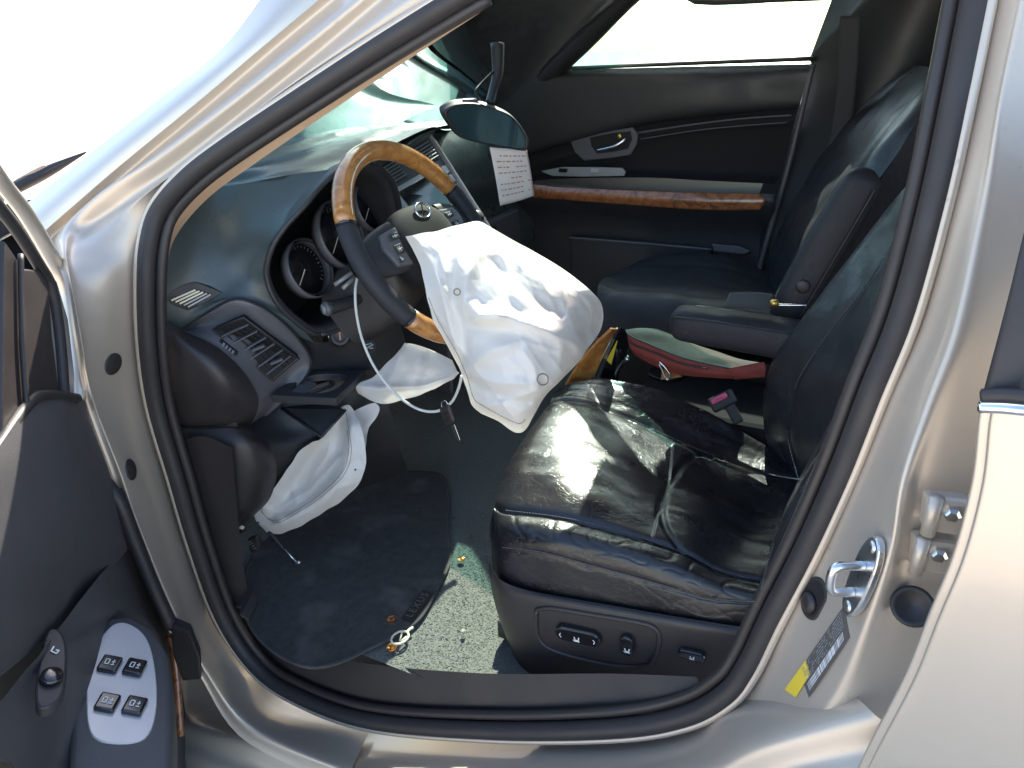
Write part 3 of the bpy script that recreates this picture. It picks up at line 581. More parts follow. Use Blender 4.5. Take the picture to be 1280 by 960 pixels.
# three gauge pods: a cone, a bright ring, a dial with marks and needle
gx = V((0, 1, 0)); gy = V((-.35, 0, .94)).normalized()
for (px, py, X, r, nm) in ((378, 338, -.215, .052, 'left'), (420, 296, -.205, .062, 'mid'), (458, 262, -.205, .050, 'right')):
    c = AX(px, py, X); gn = gx.cross(gy); g_ = gn if gn.x > 0 else -gn
    po = lathe('gauge_pod', c, gx, gy if gx.cross(gy).x > 0 else -gy, [(r*1.10, .026), (r*1.15, .022), (r*1.10, .0), (r*1.02, .004), (r*1.0, .022)], M['grey'], da, 40, cap=False)
    Y_ = gy if gx.cross(gy).x > 0 else -gy
    lathe('dial', c+g_*.004, gx, Y_, [(r*1.08, -.003), (r*1.08, 0), (.001, .0)], M['gauge'], po, 40)
    vs, fs = [], []
    for k in range(40):
        for (rr, h) in ((r*1.02, .008), (r*.96, .012)):
            t = 2*math.pi*k/40; vs.append(c + gx*rr*math.cos(t) + gy*rr*math.sin(t) + g_*h)
    fs = [(2*k, 2*k+1, (2*k+3) % 80, (2*k+2) % 80) for k in range(40)]
    mobj('bright_ring', vs, fs, M['chrome'], po)
    segs = []
    for k in range(25):
        t = math.radians(-40+k*260/24); l = .80 if k % 4 == 0 else .86; segs.append((r*l*math.cos(t), r*l*math.sin(t), r*.92*math.cos(t), r*.92*math.sin(t)))
    strokes('dial_marks', segs, c+g_*.005, gx, gy, .0012, M['ltgrey'], po, lift=.0)
    strokes('needle', [(0, 0, -r*.55, -r*.45)], c+g_*.007, gx, gy, .0022, M['cream'], po, lift=0)
# side vent bezel: a grey band wrapping the end lobe
bo = [(228, 411, -.690), (258, 392, -.668), (290, 375, -.645), (318, 380, -.62), (347, 398, -.58), (374, 426, -.535), (388, 450, -.515), (384, 468, -.53), (366, 490, -.555), (346, 510, -.575), (325, 530, -.59)]
bi = [(229, 413, -.692), (248, 421, -.690), (270, 432, -.685), (288, 446, -.675), (302, 461, -.665), (312, 476, -.655), (320, 490, -.645), (323, 502, -.64), (322, 513, -.635), (319, 522, -.63), (312, 532, -.625)]
mid_ = [((a[0]+b[0])/2, (a[1]+b[1])/2, (a[2]+b[2])/2+.015) for a, b in zip(bo, bi)]
back = [(a[0]-6, a[1]-4, a[2]+.03) for a in bo]
vbz = loft('vent_bezel', [AY(back), AY(bo), AY(mid_), AY(bi)], M['grey'], da, 24, 50)
tube('bezel_groove', AY([(a[0]+1, a[1]-1, a[2]) for a in bo]), .0022, M['black'], da, 6, 50)
tube('bezel_edge', AY(bi), .0022, M['grey'], da, 6, 50)
q = [on(vbz, x, y, .0085)[0] for x, y in ((272, 412), (306, 391), (371, 442), (337, 470))]
vn = (q[1]-q[0]).cross(q[3]-q[0]).normalized(); vn = vn if vn.dot(CP-q[0]) > 0 else -vn
ve = slab('air_vent', [p+vn*.0085 for p in q], -vn*.014, M['black'], da, .001)
for k in range(6):
    v = .10+.155*k; a, b = bil(q, .03, v)+vn*.0125, bil(q, .97, v)+vn*.0125
    t = (b-a).normalized(); box('slat', (a+b)/2, t*((b-a).length/2), vn*.0035, (t.cross(vn)+vn*.3).normalized()*.0009, M['grey'], ve, .0004)
for k in range(5):
    u = .14+.18*k; a, b = bil(q, u, .03)+vn*.0095, bil(q, u, .97)+vn*.0095
    t = (b-a).normalized(); box('vane', (a+b)/2, t*((b-a).length/2), vn*.0015, t.cross(vn)*.0008, M['plastic'], ve, .0003)
for (u, v) in ((.55, .48), (.58, .80)):
    c = bil(q, u, v)+vn*.017; t = (q[1]-q[0]).normalized(); box('vent_tab', c, t*.013, vn*.004, t.cross(vn)*.0028, M['grey'], ve, .0015)
fq = [bil(q, u, v)+vn*.0095 for u, v in ((-.02, -.02), (1.02, -.02), (1.02, 1.02), (-.02, 1.02))]
tube('vent_rim', fq+[fq[0]], .0022, M['plastic'], ve, 6)
c = on(vbz, 286, 433)[0]; t = (A(296, 440, -.685)-A(276, 424, -.692)).normalized()
wl_ = box('vent_thumbwheel', c+vn*.002, t*.020, vn*.004, t.cross(vn)*.0038, M['black'], da, .002)
for k in range(4): box('wheel_rib', c+vn*.0065+t*(-.011+.007*k), t*.0018, vn*.002, t.cross(vn)*.0034, M['ltgrey'], wl_, .0006)
# side demister let into the swell
lens = [(205, 373), (214, 364), (228, 356), (244, 352), (262, 357), (279, 366), (266, 375), (250, 382), (235, 388), (218, 382)]
lp = [on(swell, x, y, .0015)[0] for x, y in lens]; ln = on(swell, 242, 370)[1]
dm = slab('demister_vent', lp, -ln*.003, M['plastic'], da, .001)
qd = [on(swell, x, y, .003)[0] for x, y in ((211, 374), (243, 361), (266, 368), (236, 384))]
slab('demister_slot', qd, -ln*.001, M['black'], dm, .0003)
for k in range(5):
    v = .08+.21*k; a, b = bil(qd, .02, v)+ln*.0015, bil(qd, .98, v)+ln*.0015; t = (b-a).normalized()
    box('demister_slat', (a+b)/2, t*((b-a).length/2), ln*.0024, t.cross(ln)*.0016, M['cream'] if k < 3 else M['ltgrey'], dm, .0005)  # first slats cream: sunlight on them put into their colour
# dark end lobe under the bezel
lb = [[(197, 402, -.745), (212, 404, -.735), (229, 413, -.70), (231, 413, -.69)], [(197, 425, -.75), (222, 425, -.745), (252, 436, -.725), (272, 434, -.69)], [(197, 455, -.752), (232, 452, -.75), (272, 458, -.725), (303, 463, -.672)], [(197, 485, -.752), (235, 485, -.75), (285, 485, -.72), (321, 492, -.652)], [(197, 512, -.75), (235, 513, -.745), (285, 512, -.71), (322, 513, -.64)], [(200, 530, -.745), (240, 532, -.735), (285, 530, -.70), (314, 530, -.632)], [(205, 532, -.72), (245, 534, -.70), (288, 532, -.67), (310, 532, -.63)]]
loft('end_lobe', [AY(r) for r in lb], M['plastic_br'], da, 40, 30)
slab('clip', AY([(318, 527, -.60), (328, 531, -.60), (326, 537, -.60), (316, 533, -.60)]), V((-.004, .004, 0)), M['yellow'], da, .0005)
slab('foam_strip', AY([(256, 532, -.715), (296, 528, -.69), (297, 533, -.69), (262, 536, -.715)]), V((-.004, .004, 0)), M['web'], da, .0005)
# lower knee panel, swelling towards the doorway
kp = [[(212, 536, -.745), (250, 537, -.73), (295, 535, -.695), (322, 541, -.65)], [(215, 560, -.75), (258, 560, -.74), (310, 556, -.70), (340, 563, -.645)], [(222, 595, -.75), (265, 592, -.74), (318, 590, -.70), (346, 590, -.64)], [(235, 635, -.75), (268, 630, -.74), (312, 628, -.70), (338, 622, -.64)], [(248, 668, -.75), (270, 662, -.735), (300, 655, -.70), (322, 640, -.65)], [(255, 678, -.74), (272, 672, -.72), (296, 664, -.69), (312, 650, -.66)]]
loft('knee_panel_end', [AY(r) for r in kp], M['plastic_br'], da, 40, 30)
loft('knee_panel', [AY([(300, 515, -.60), (345, 505, -.56), (400, 480, -.50), (470, 460, -.40)]), AY([(318, 540, -.635), (360, 535, -.57), (410, 520, -.51), (480, 490, -.40)]), AY([(340, 566, -.63), (380, 560, -.565), (425, 545, -.50), (490, 520, -.40)]), AY([(340, 600, -.61), (375, 600, -.54), (425, 590, -.47), (500, 560, -.38)]), AY([(325, 640, -.60), (370, 640, -.5), (425, 620, -.42), (510, 590, -.34)])], M['plastic'], da, 24, 24)
loft('lower_face', [AY([(335, 400, -.56), (392, 428, -.49), (430, 420, -.42), (500, 400, -.30)]), AY([(372, 450, -.50), (400, 455, -.47), (440, 450, -.41), (510, 440, -.30)]), AY([(335, 510, -.56), (385, 495, -.50), (440, 480, -.42), (520, 470, -.30)])], M['dash_dk'], da, 14, 20)
# centre stack
cs = AY([(452, 214, -.19), (533, 166, .13), (616, 296, .13), (548, 330, -.15)])
cn = (cs[1]-cs[0]).cross(cs[3]-cs[0]).normalized(); cn = cn if cn.dot(CP-cs[0]) > 0 else -cn
def C(u, v, l=0): return bil(cs, u, v)+cn*l
def CB(name, u0, u1, v0, v1, h, m, p, bev=.001): return slab(name, [C(u0, v0, h), C(u1, v0, h), C(u1, v1, h), C(u0, v1, h)], -cn*(h+.002), m, p, bev)
cst = CB('centre_stack', 0, 1, 0, 1.16, .0, M['grey'], da, .004)
slab('stack_body', [C(.02, .03, -.004), C(.98, .03, -.004), C(.98, 1.12, -.004), C(.02, 1.12, -.004)], V((-.38, 0, -.04)), M['dash_dk'], da, .01)  # solid body added behind the stack face so the mat gets shade
box('mat_sun_block', V((-.31, -.01, .73)), V((.205, 0, 0)), V((0, .12, 0)), V((0, 0, .165)), M['dash_dk'], da, .01)  # block added below the stack to keep sun off the mat
CB('screen', .18, .82, .30, .60, .003, M['screen'], cst)
CB('screen_bezel', .12, .88, .26, .64, .0015, M['silverpl'], cst)
for u0, u1 in ((.06, .40), (.60, .94)):
    vt = CB('centre_vent', u0, u1, .05, .235, .002, M['plastic'], cst)
    for k in range(6): CB('slat', u0+.01, u1-.01, .065+.028*k, .074+.028*k, .008, M['ltgrey'], vt, .0006)
for r in range(4):
    for u0 in (.03, .89): CB('button', u0, u0+.075, .30+.085*r, .37+.085*r, .004, M['silverpl'], cst)
for k in range(5): CB('button', .17+.135*k, .29+.135*k, .67, .74, .004, M['silverpl'], cst)
for k in range(4): CB('button', .20+.155*k, .33+.155*k, .77, .83, .004, M['ltgrey'], cst)
CB('radio_slot', .2, .8, .86, .90, .003, M['black'], cst)
for u in (.08, .92):
    x = (cs[1]-cs[0]).normalized(); y = cn.cross(x)
    lathe('knob', C(u, .80, .001), x, y, [(.017, 0), (.016, .014), (.013, .018), (.002, .018)], M['plastic'], cst, 20)
for u in (-.005, .985): CB('side_trim', u, u+.022, .0, 1.16, .012, M['silverpl'], cst, .003)
# curved brow over the stack
loft('stack_brow', [AY([(440, 205, -.25), (480, 185, -.10), (515, 168, .03), (538, 158, .12)]), AY([(448, 210, -.25), (490, 190, -.11), (524, 170, .02), (544, 163, .11)]), AY([(455, 217, -.22), (495, 197, -.10), (527, 176, .04), (538, 170, .13)])], M['dash'], da, 14, 24)
# passenger side face and glovebox
loft('passenger_face', [[V((-.36, y, 1.147)) for y in (.10, .35, .60, .73)], [V((-.32, y, 1.10)) for y in (.11, .35, .60, .73)], [V((-.29, y, 1.0)) for y in (.12, .35, .60, .73)], [V((-.31, y, .90)) for y in (.12, .35, .60, .73)], [V((-.26, y, .80)) for y in (.12, .35, .60, .73)], [V((-.30, y, .62)) for y in (.12, .35, .60, .73)], [V((-.46, y, .56)) for y in (.12, .35, .60, .73)]], M['dash'], da, 30, 20)
gb = slab('glovebox_lid', [V((-.262, .18, .885)), V((-.262, .60, .885)), V((-.255, .60, .66)), V((-.255, .18, .66))], V((-.03, 0, 0)), M['grey'], da, .008, bseg=3)
box('glovebox_latch', V((-.258, .39, .86)), V((.006, 0, 0)), V((0, .03, 0)), V((0, 0, .010)), M['plastic'], gb, .003)
loft('airbag_cover', [[V((x, y, 1.1535-.022*max(0, (-.42-x)/.1)*.0+dz)) for y in (.20, .40, .60)] for x, dz in ((-.56, -.004), (-.47, .003), (-.40, .003))], M['dash_dk'], da, 10, 10, solid=.003)
# column shroud, stalks, ignition
co = thing('steering_column', 'dark steering column shroud with stalk and key barrel behind the wheel', 'steering column', V((-.15, -.38, .90)))
HUB = V((0, -.375, 1.031)); TL = math.radians(32.2); WU = V((-math.sin(TL), 0, math.cos(TL))); WR = V((0, 1, 0)); WN = V((math.cos(TL), 0, math.sin(TL)))
def ring(c, a, b, n=16, sq=.7): return [c + WR*(a*math.copysign(abs(math.cos(t))**sq, math.cos(t))) + WU*(b*math.copysign(abs(math.sin(t))**sq, math.sin(t))) for t in [2*math.pi*k/n for k in range(n)]]
loft('shroud', [ring(HUB-WN*.235-WU*.03, .085, .085), ring(HUB-WN*.16-WU*.03, .075, .075), ring(HUB-WN*.09-WU*.025, .066, .062), ring(HUB-WN*.06-WU*.01, .058, .052), ring(HUB-WN*.055, .03, .03)], M['shroud'], co, 24, 40, closed=True)
for (pts, r) in (([(452, 372, -.44), (430, 380, -.48), (410, 385, -.51)], [.011, .012, .0155]),):
    P_ = AY(pts); t = (P_[-1]-P_[0]).normalized(); s = tube('light_stalk', P_, r, M['plastic'], co, 14, 10); x, y = frame(t)
    x, y = (x, y) if x.cross(y).dot(t) > 0 else (y, x)
    lathe('stalk_cap', P_[-1], x, y, [(.0155, 0), (.0150, .006), (.011, .010), (.002, .011)], M['grey'], s, 20)
    lathe('cap_face', P_[-1]+t*.0105, x, y, [(.010, 0), (.010, .0012), (.001, .0015)], M['ltgrey'], s, 18)
for a, b in (((418, 356, -.47), (440, 341, -.44)), ((428, 361, -.465), (442, 348, -.44))):
    tube('thin_stalk', [A(*a), A(*b)], .0045, M['ltgrey'], co, 8)
P_ = AY([(520, 285, -.30), (530, 272, -.27)]); ws_ = tube('wiper_stalk', P_, [.010, .013], M['plastic'], co, 14, 6)
c = A(462, 433, -.46); t = (CP-c).normalized(); x, y = frame(t); x, y = (x, y) if x.cross(y).dot(t) > 0 else (y, x)
kn = lathe('column_knob', c, x, y, [(.016, -.004), (.016, .002), (.013, .004), (.009, .002), (.003, .002)], M['black'], co, 24)
strokes('knob_mark', [(-.007, -.003, .006, .003), (-.006, .004, .0, .004), (.002, -.005, .006, -.004), (-.004, -.006, -.001, -.005)], c+t*.005, x, y, .0018, M['ltgrey'], kn)
c = A(425, 420, -.455); ig = lathe('ignition_barrel', c, x, y, [(.019, -.02), (.021, .004), (.017, .008), (.012, .004), (.003, .004)], M['plastic_br'], co, 24)
box('key_slot', c+t*.006, x*.002, y*.009, t*.001, M['copper'], ig, .0004)
lathe('ring_trim', c, x, y, [(.0225, .0), (.0235, .003), (.0215, .005)], M['steel'], ig, 28, cap=False)

# sliding cup holder under the vent
cz = .765
ch = thing('cup_holder', 'black pull-out cup holder drawer hanging open under the vent', 'cup holder', AZ(390, 490, cz))
o4 = [AZ(338, 494, cz), AZ(378, 464, cz), AZ(457, 462, cz), AZ(420, 498, cz)]
n_ = 40; hole = []; out_ = []
cc = bil(o4, .5, .5)
for k in range(n_):
    t = 2*math.pi*k/n_; u = .5+.36*math.copysign(abs(math.cos(t))**.7, math.cos(t)); v = .5+.36*math.copysign(abs(math.sin(t))**.7, math.sin(t)); hole.append(bil((o4[0], o4[1], o4[2], o4[3]), v, u))
    m_ = max(abs(math.cos(t)), abs(math.sin(t))); out_.append(bil((o4[0], o4[1], o4[2], o4[3]), .5+.5*math.sin(t)/m_, .5+.5*math.cos(t)/m_))
dz_ = V((0, 0, -.016)); vs = out_+hole+[p+dz_ for p in out_]+[p+dz_ for p in hole]
fs = []
for k in range(n_):
    j = (k+1) % n_; fs += [(k, j, n_+j, n_+k), (2*n_+k, 3*n_+k, 3*n_+j, 2*n_+j), (k, 2*n_+k, 2*n_+j, j), (n_+k, n_+j, 3*n_+j, 3*n_+k)]
mobj('frame', vs, fs, M['dash_dk'], ch, smooth=False, bevel=.0015)
tube('cup_arm', [bil(o4, .2, .35)+V((0, 0, -.012)), bil(o4, .25, .55)+V((0, 0, -.004)), bil(o4, .5, .7)+V((0, 0, -.004)), bil(o4, .75, .55)+V((0, 0, -.012))], .004, M['plastic'], ch, 8, 20)
slab('spring_flap', [bil(o4, .25, .18)+V((0, 0, -.004)), bil(o4, .7, .18)+V((0, 0, -.004)), bil(o4, .7, .36)+V((0, 0, -.012)), bil(o4, .25, .36)+V((0, 0, -.012))], V((0, 0, -.003)), M['grey'], ch, .001)
bq = AY([(352, 510, -.565), (402, 546, -.59), (432, 512, -.53), (395, 500, -.50)])
slab('lower_bracket', bq, V((0, .004, -.004)), M['dash_dk'], ch, .001)
tube('bracket_rib', [bq[0], bq[1], bq[2]], .0035, M['plastic'], ch, 8)

# ================================================================== STEERING WHEEL
sw_ = thing('steering_wheel', 'steering wheel with wood and black leather rim, hub burst open', 'steering wheel', HUB)
R_ = .194
def wp_(a, r=R_, l=0): a = math.radians(a); return HUB + (WU*math.cos(a)+WR*math.sin(a))*r + WN*l
def arc(name, a0, a1, m, n=30, r=.0195):
    P = [wp_(a0+(a1-a0)*i/(n-1)) for i in range(n)]; return tube(name, P, [r*(.97 if i in (0, n-1) else 1) for i in range(n)], m, sw_, 16, flat=.92, updir=WN)
arc('wood_rim_top', -66, 66, M['wood']); arc('wood_rim_bottom', 125, 235, M['wood'])
arc('leather_rim', 66.5, 124.5, M['leather_m'], r=.0193); arc('leather_rim', -124.5, -66.5, M['leather_m'], r=.0193)
for a in (-124.7, -66.2, 66.2, 124.7):
    p, q_ = wp_(a-.5), wp_(a+.5); tube('joint_ring', [p, q_], .0202, M['gloss'], sw_, 16, flat=.92, updir=WN)
# hub cover and spokes
hub_rows = []
for (l, a, b, dz) in ((-.045, .045, .045, 0), (-.03, .085, .072, -.005), (-.005, .098, .082, -.008), (.010, .095, .078, -.008), (.020, .082, .066, -.008), (.026, .055, .042, -.006), (.027, .01, .01, 0)):
    hub_rows.append(ring(HUB+WN*l+WU*dz, a, b, 24, .75))
loft('hub_cover', hub_rows, M['plastic_r'], sw_, 30, 60, closed=True)
for s in (-1, 1):
    rows = []
    for (x, w_, l) in ((.08, .048, .012), (.11, .046, .010), (.145, .040, .004), (.175, .030, .0), (.19, .022, 0)):
        c = HUB + WR*(s*x) + WU*(.012-.02*x); rows.append([c+WU*w_+WN*(l-.012), c+WU*w_*.8+WN*l, c+WU*-w_*.8+WN*l, c-WU*w_+WN*(l-.012), c-WU*w_*.7+WN*(l-.03), c+WU*w_*.7+WN*(l-.03)])
    spk = loft('spoke', rows, M['dash_dk'], sw_, 16, 24, closed=True)
    c = HUB + WR*(s*.108) + WU*.010 + WN*.016
    pad = slab('button_pad', [c+WR*(s*x)+WU*y for x, y in ((-.030, .034), (.020, .030), (.030, .005), (.018, -.034), (-.020, -.042), (-.030, -.02))], -WN*.010, M['grey'], sw_, .003)
    for (x, y, w1, h1) in ((-.010, .018, .014, .006), (-.004, -.006, .011, .009), (.006, -.025, .005, .005)):
        cc_ = c+WR*(s*x)+WU*y; bt = box('wheel_button', cc_, WR*w1, WU*h1, WN*.003, M['plastic'], pad, .0015)
        strokes('button_mark', [(-w1*.5, 0, w1*.5, 0), (0, -h1*.5, 0, h1*.5), (-w1*.5, -h1*.4, -w1*.5, h1*.4)], cc_+WN*.0031, WR, WU, .0012, M['white'], bt)
for s in (-1, 1):
    rows = []
    for (y, x, w_, l) in ((.06, .030, .018, .006), (.10, .040, .015, .0), (.15, .052, .013, -.004), (.19, .06, .014, 0)):
        c = HUB - WU*y + WR*(s*x); rows.append([c+WR*w_, c+WN*.008, c-WR*w_, c-WN*.01])
    loft('lower_spoke', rows, M['dash_dk'], sw_, 12, 16, closed=True)
# oval emblem at the top of the burst cover
c = HUB + WU*.052 + WR*.01 + WN*.026
em = mobj('emblem', *tube_vf([c + WR*(.022*math.cos(t)) + WU*(.015*math.sin(t)) for t in [2*math.pi*k/32 for k in range(33)]], .0022, 8), M['chrome'], sw_)
strokes('emblem_stroke', [(.006, .012, -.008, -.009), (-.008, -.009, .016, -.006)], c, WR, WU, .004, M['chrome'], em, lift=.001)
# ================================================================== SEATS
def seatloft(name, rows, m, parent, nu, nv, disp=None): return loft(name, rows, m, parent, nu, nv, disp=disp)
ds = thing('driver_seat', 'worn black leather driver seat, cushion creased and glossy, beside the open doorway', 'car seat', V((.5, -.40, FZ)), 'front seats')
# cushion: rows run front to back, columns from the doorway side across to the console
cu = [  # K0 bottom edge, K1 lower seam, K1b swell, K2 upper seam, K3, K4 centre, K5 far seam, K6 far bolster top, K7 far edge, K8 far side
 [(616, 712, -.625), (614, 680, -.615), (612, 660, -.60), (618, 632, -.585), (630, 592, -.51), (655, 548, -.40), (686, 505, -.26), (692, 494, -.20), (700, 486, -.155), (705, 500, -.14)],
 [(632, 728, -.655), (628, 684, -.650), (626, 660, -.635), (632, 638, -.600), (650, 596, -.52), (676, 548, -.40), (704, 500, -.25), (714, 486, -.195), (722, 477, -.15), (728, 495, -.135)],
 [(690, 745, -.665), (678, 690, -.660), (682, 665, -.645), (690, 645, -.605), (700, 606, -.53), (718, 556, -.40), (738, 504, -.245), (748, 486, -.19), (757, 474, -.145), (765, 495, -.13)],
 [(765, 757, -.668), (734, 705, -.662), (738, 678, -.648), (742, 655, -.605), (758, 620, -.53), (772, 575, -.40), (783, 522, -.24), (797, 499, -.185), (806, 483, -.145), (815, 505, -.13)],
 [(828, 769, -.668), (794, 721, -.664), (800, 695, -.65), (803, 673, -.61), (812, 640, -.535), (826, 596, -.40), (832, 544, -.24), (848, 519, -.185), (858, 502, -.145), (866, 525, -.13)],
 [(880, 778, -.668), (842, 735, -.664), (852, 712, -.65), (858, 692, -.61), (866, 660, -.535), (880, 616, -.40), (888, 568, -.235), (900, 545, -.18), (912, 530, -.145), (918, 550, -.13)],
 [(925, 782, -.665), (892, 748, -.66), (900, 730, -.648), (905, 715, -.61), (920, 690, -.535), (945, 650, -.40), (960, 592, -.235), (968, 575, -.18), (975, 566, -.145), (978, 580, -.13)],
 [(965, 775, -.66), (945, 752, -.655), (955, 740, -.64), (965, 728, -.60), (985, 700, -.53), (1005, 655, -.40), (1005, 600, -.235), (1008, 585, -.18), (1012, 575, -.145), (1015, 590, -.13)],
]
def bump_line(t, c, w_): d = (t-c)/w_; return math.exp(-d*d)
cols = 10
def cdisp(p, u, v):
    # seams pulled in, panels puffed out, sit-creases across the centre panel
    up_ = V((0, -.15, 1))
    s = -.006*bump_line(v, 3/9, .012) - .005*bump_line(v, 6/9, .010) - .004*bump_line(v, 1/9, .012)
    if v > 3/9 and v < 6/9:
        s -= .006*bump_line(u, .60+.10*(2*(v-.5)/.33)**2, .012)          # cross seam of the rear insert
        w_ = noise.noise(V((p.x*7, p.y*22, 3.1)))*.0032 + noise.noise(V((p.x*16+p.y*9, p.y*34-p.x*10, 1.7)))*.0020
        s += w_*min(1, (v-1/3)*12)*min(1, (2/3-v)*12)
        s += .012*math.sin(math.pi*(v-1/3)*3)*math.sin(math.pi*min(1, u/.6)) if u < .6 else .010*math.sin(math.pi*(v-1/3)*3)
    else:
        s += noise.noise(V((p.x*9+p.z*4, p.y*40, p.z*26)))*.0032 + noise.noise(V((p.x*26+p.z*30, p.y*20, p.z*70-p.x*12)))*.0012
        w2 = 1-abs(noise.noise(V((p.x*22+p.z*46, p.y*14, p.z*52-p.x*14))))*2.4; s -= .0016*max(0, w2)**4*(1 if v < .4 else .5)
    return p + up_*s
cush = seatloft('cushion', [AY(r) for r in cu], M['leather'], ds, 190, 190, cdisp)
# stitched seams
for ci, off in ((1, .0015), (3, .0015), (6, .0015)):
    line = [on(cush, r[ci][0], r[ci][1], .0006)[0] for r in cu[1:]]
    P_ = spline(line, 110); vs, fs = [], []
    for k in range(0, 108):
        a = P_[k]*.85+P_[k+1]*.15; b = P_[k]*.15+P_[k+1]*.85; n = (CP-a).normalized(); v_, f_2 = tube_vf([a+n*.0015, b+n*.0015], .0009, 5); o_ = len(vs); vs += v_; fs += [tuple(i+o_ for i in f) for f in f_2]
    mobj('stitching', vs, fs, M['grey'], cush)
# plastic side cover with the switches
sc_ = [[(612, 702, -.63), (622, 722, -.664), (660, 738, -.672), (765, 757, -.676), (840, 770, -.676), (915, 782, -.674), (975, 790, -.67)],
       [(612, 720, -.635), (628, 745, -.672), (668, 752, -.682), (765, 770, -.686), (840, 783, -.686), (915, 796, -.684), (972, 806, -.68)],
       [(618, 752, -.635), (638, 785, -.672), (675, 800, -.682), (760, 815, -.684), (835, 826, -.684), (905, 834, -.682), (955, 838, -.678)],
       [(628, 785, -.63), (648, 820, -.665), (685, 838, -.675), (755, 848, -.678), (828, 852, -.678), (895, 855, -.676), (940, 856, -.67)],
       [(642, 820, -.61), (662, 862, -.64), (692, 885, -.65), (752, 893, -.655), (820, 893, -.655), (885, 890, -.652), (930, 886, -.645)]]
side = loft('side_cover', [AY(r) for r in sc_], M['plastic_br'], ds, 30, 60)
def sonl(pts, l=0.0): return [on(side, x, y, l)[0] for x, y in pts]
rec = [(671, 762), (690, 760), (740, 768), (800, 778), (820, 786), (824, 802), (818, 822), (806, 832), (770, 832), (715, 820), (684, 808), (672, 792)]
rn = on(side, 745, 795)[1]
tube('switch_recess_rim', sonl(rec+[rec[0]], .0005), .0042, M['plastic_br'], side, 8, 70)
sx = (A(770, 803, -.68)-A(700, 790, -.68)).normalized(); sx = (sx-rn*sx.dot(rn)).normalized(); sy = rn.cross(sx); sy = sy if sy.z > 0 else -sy
def seatswitch(px, py, L_, H_, tilt=0):
    c = on(side, px, py)[0]; rot = Matrix.Rotation(tilt, 3, rn); x, y = rot @ sx, rot @ sy
    pts = [c + rn*.011 + x*(L_-H_)*(1 if math.cos(t) > 0 else -1) + x*H_*math.cos(t) + y*H_*math.sin(t) for t in [2*math.pi*(k+.5)/24 for k in range(24)]]
    return slab('seat_switch', pts, -rn*.012, M['gloss'], side, .004, bseg=3), c+rn*.0112, x, y
ICON = [(-.2, .8, -.05, .0), (-.05, 0, .75, .0), (.75, 0, .95, .85), (-.3, -.35, .9, -.35), (-.3, -.35, -.5, -.1)]
def icon(parent, c, x, y, s): strokes('seat_mark', [(a*s, b*s, d*s, e*s) for a, b, d, e in ICON], c, x, y, s*.28, M['white'], parent, lift=.0006)
a, c, x, y = seatswitch(724, 791, .041, .0155, -.03); icon(a, c-y*.006-x*.003, x, y, .0068)
for s in (-1, 1): strokes('tilt_mark', [(-.001*s, .004, .0015*s, 0), (.0015*s, 0, -.001*s, -.004)], c+x*(.030*s)-y*.002, x, y, .0012, M['white'], a, lift=.0006)
a, c, x, y = seatswitch(785, 803, .021, .0115, math.radians(84)); icon(a, c-x*.008, sx, sy, .0065)
a, c, x, y = seatswitch(866, 815, .022, .0095, -.05); icon(a, c-y*.002, x, y, .0050)
# seat frame under the cushion, and the floor rail
box('seat_base', V((.50, -.41, .44)), V((.20, 0, 0)), V((0, .22, 0)), V((0, 0, .07)), M['black'], ds, .01)
for y_ in (-.60, -.22): box('floor_rail', V((.50, y_, FZ+.035)), V((.24, 0, 0)), V((0, .022, 0)), V((0, 0, .02)), M['plastic'], ds, .004)
# backrest: rows bottom to top; columns far edge -> near side
bk = [
 [(972, 600, -.13), (985, 592, -.16), (1000, 604, -.235), (1020, 650, -.38), (990, 690, -.52), (965, 706, -.585), (952, 735, -.64), (965, 790, -.66)],
 [(955, 535, -.13), (962, 520, -.16), (984, 536, -.235), (1032, 570, -.38), (1005, 610, -.525), (985, 630, -.595), (968, 680, -.645), (1000, 720, -.665)],
 [(958, 478, -.13), (966, 462, -.16), (996, 480, -.235), (1052, 500, -.385), (1040, 535, -.53), (1022, 555, -.60), (1010, 600, -.65), (1045, 640, -.67)],
 [(985, 425, -.135), (994, 412, -.165), (1030, 425, -.24), (1085, 440, -.39), (1078, 465, -.535), (1062, 485, -.605), (1055, 525, -.655), (1090, 560, -.67)],
 [(1030, 362, -.14), (1042, 352, -.17), (1078, 362, -.245), (1122, 372, -.39), (1122, 392, -.54), (1110, 410, -.605), (1104, 440, -.655), (1140, 470, -.67)],
 [(1075, 305, -.15), (1088, 295, -.18), (1118, 302, -.25), (1158, 310, -.39), (1166, 325, -.54), (1158, 338, -.605), (1155, 360, -.65), (1190, 380, -.665)],
 [(1116, 252, -.165), (1128, 242, -.195), (1156, 246, -.26), (1190, 250, -.39), (1205, 258, -.53), (1205, 268, -.595), (1200, 285, -.635), (1235, 300, -.65)],
 [(1150, 222, -.20), (1163, 214, -.225), (1186, 212, -.28), (1215, 212, -.39), (1235, 215, -.51), (1238, 222, -.57), (1240, 235, -.60), (1260, 250, -.61)],
 [(1185, 226, -.24), (1190, 214, -.25), (1205, 206, -.30), (1230, 205, -.39), (1248, 208, -.49), (1255, 214, -.54), (1258, 225, -.57), (1268, 240, -.58)]]
def bdisp(p, u, v):
    n = V((-.85, -.2, .45)); s = -.007*bump_line(v, 2/7, .012)-.007*bump_line(v, 4/7, .012)-.004*bump_line(v, 6/7, .01)
    s += noise.noise(V((p.y*14, p.z*9, 2.3)))*.005 + noise.noise(V((p.y*30, p.z*26, 5.3)))*.002
    return p+n*s
bkr = loft('backrest', [AY(r) for r in bk], M['leather_b'], ds, 90, 90, disp=bdisp)
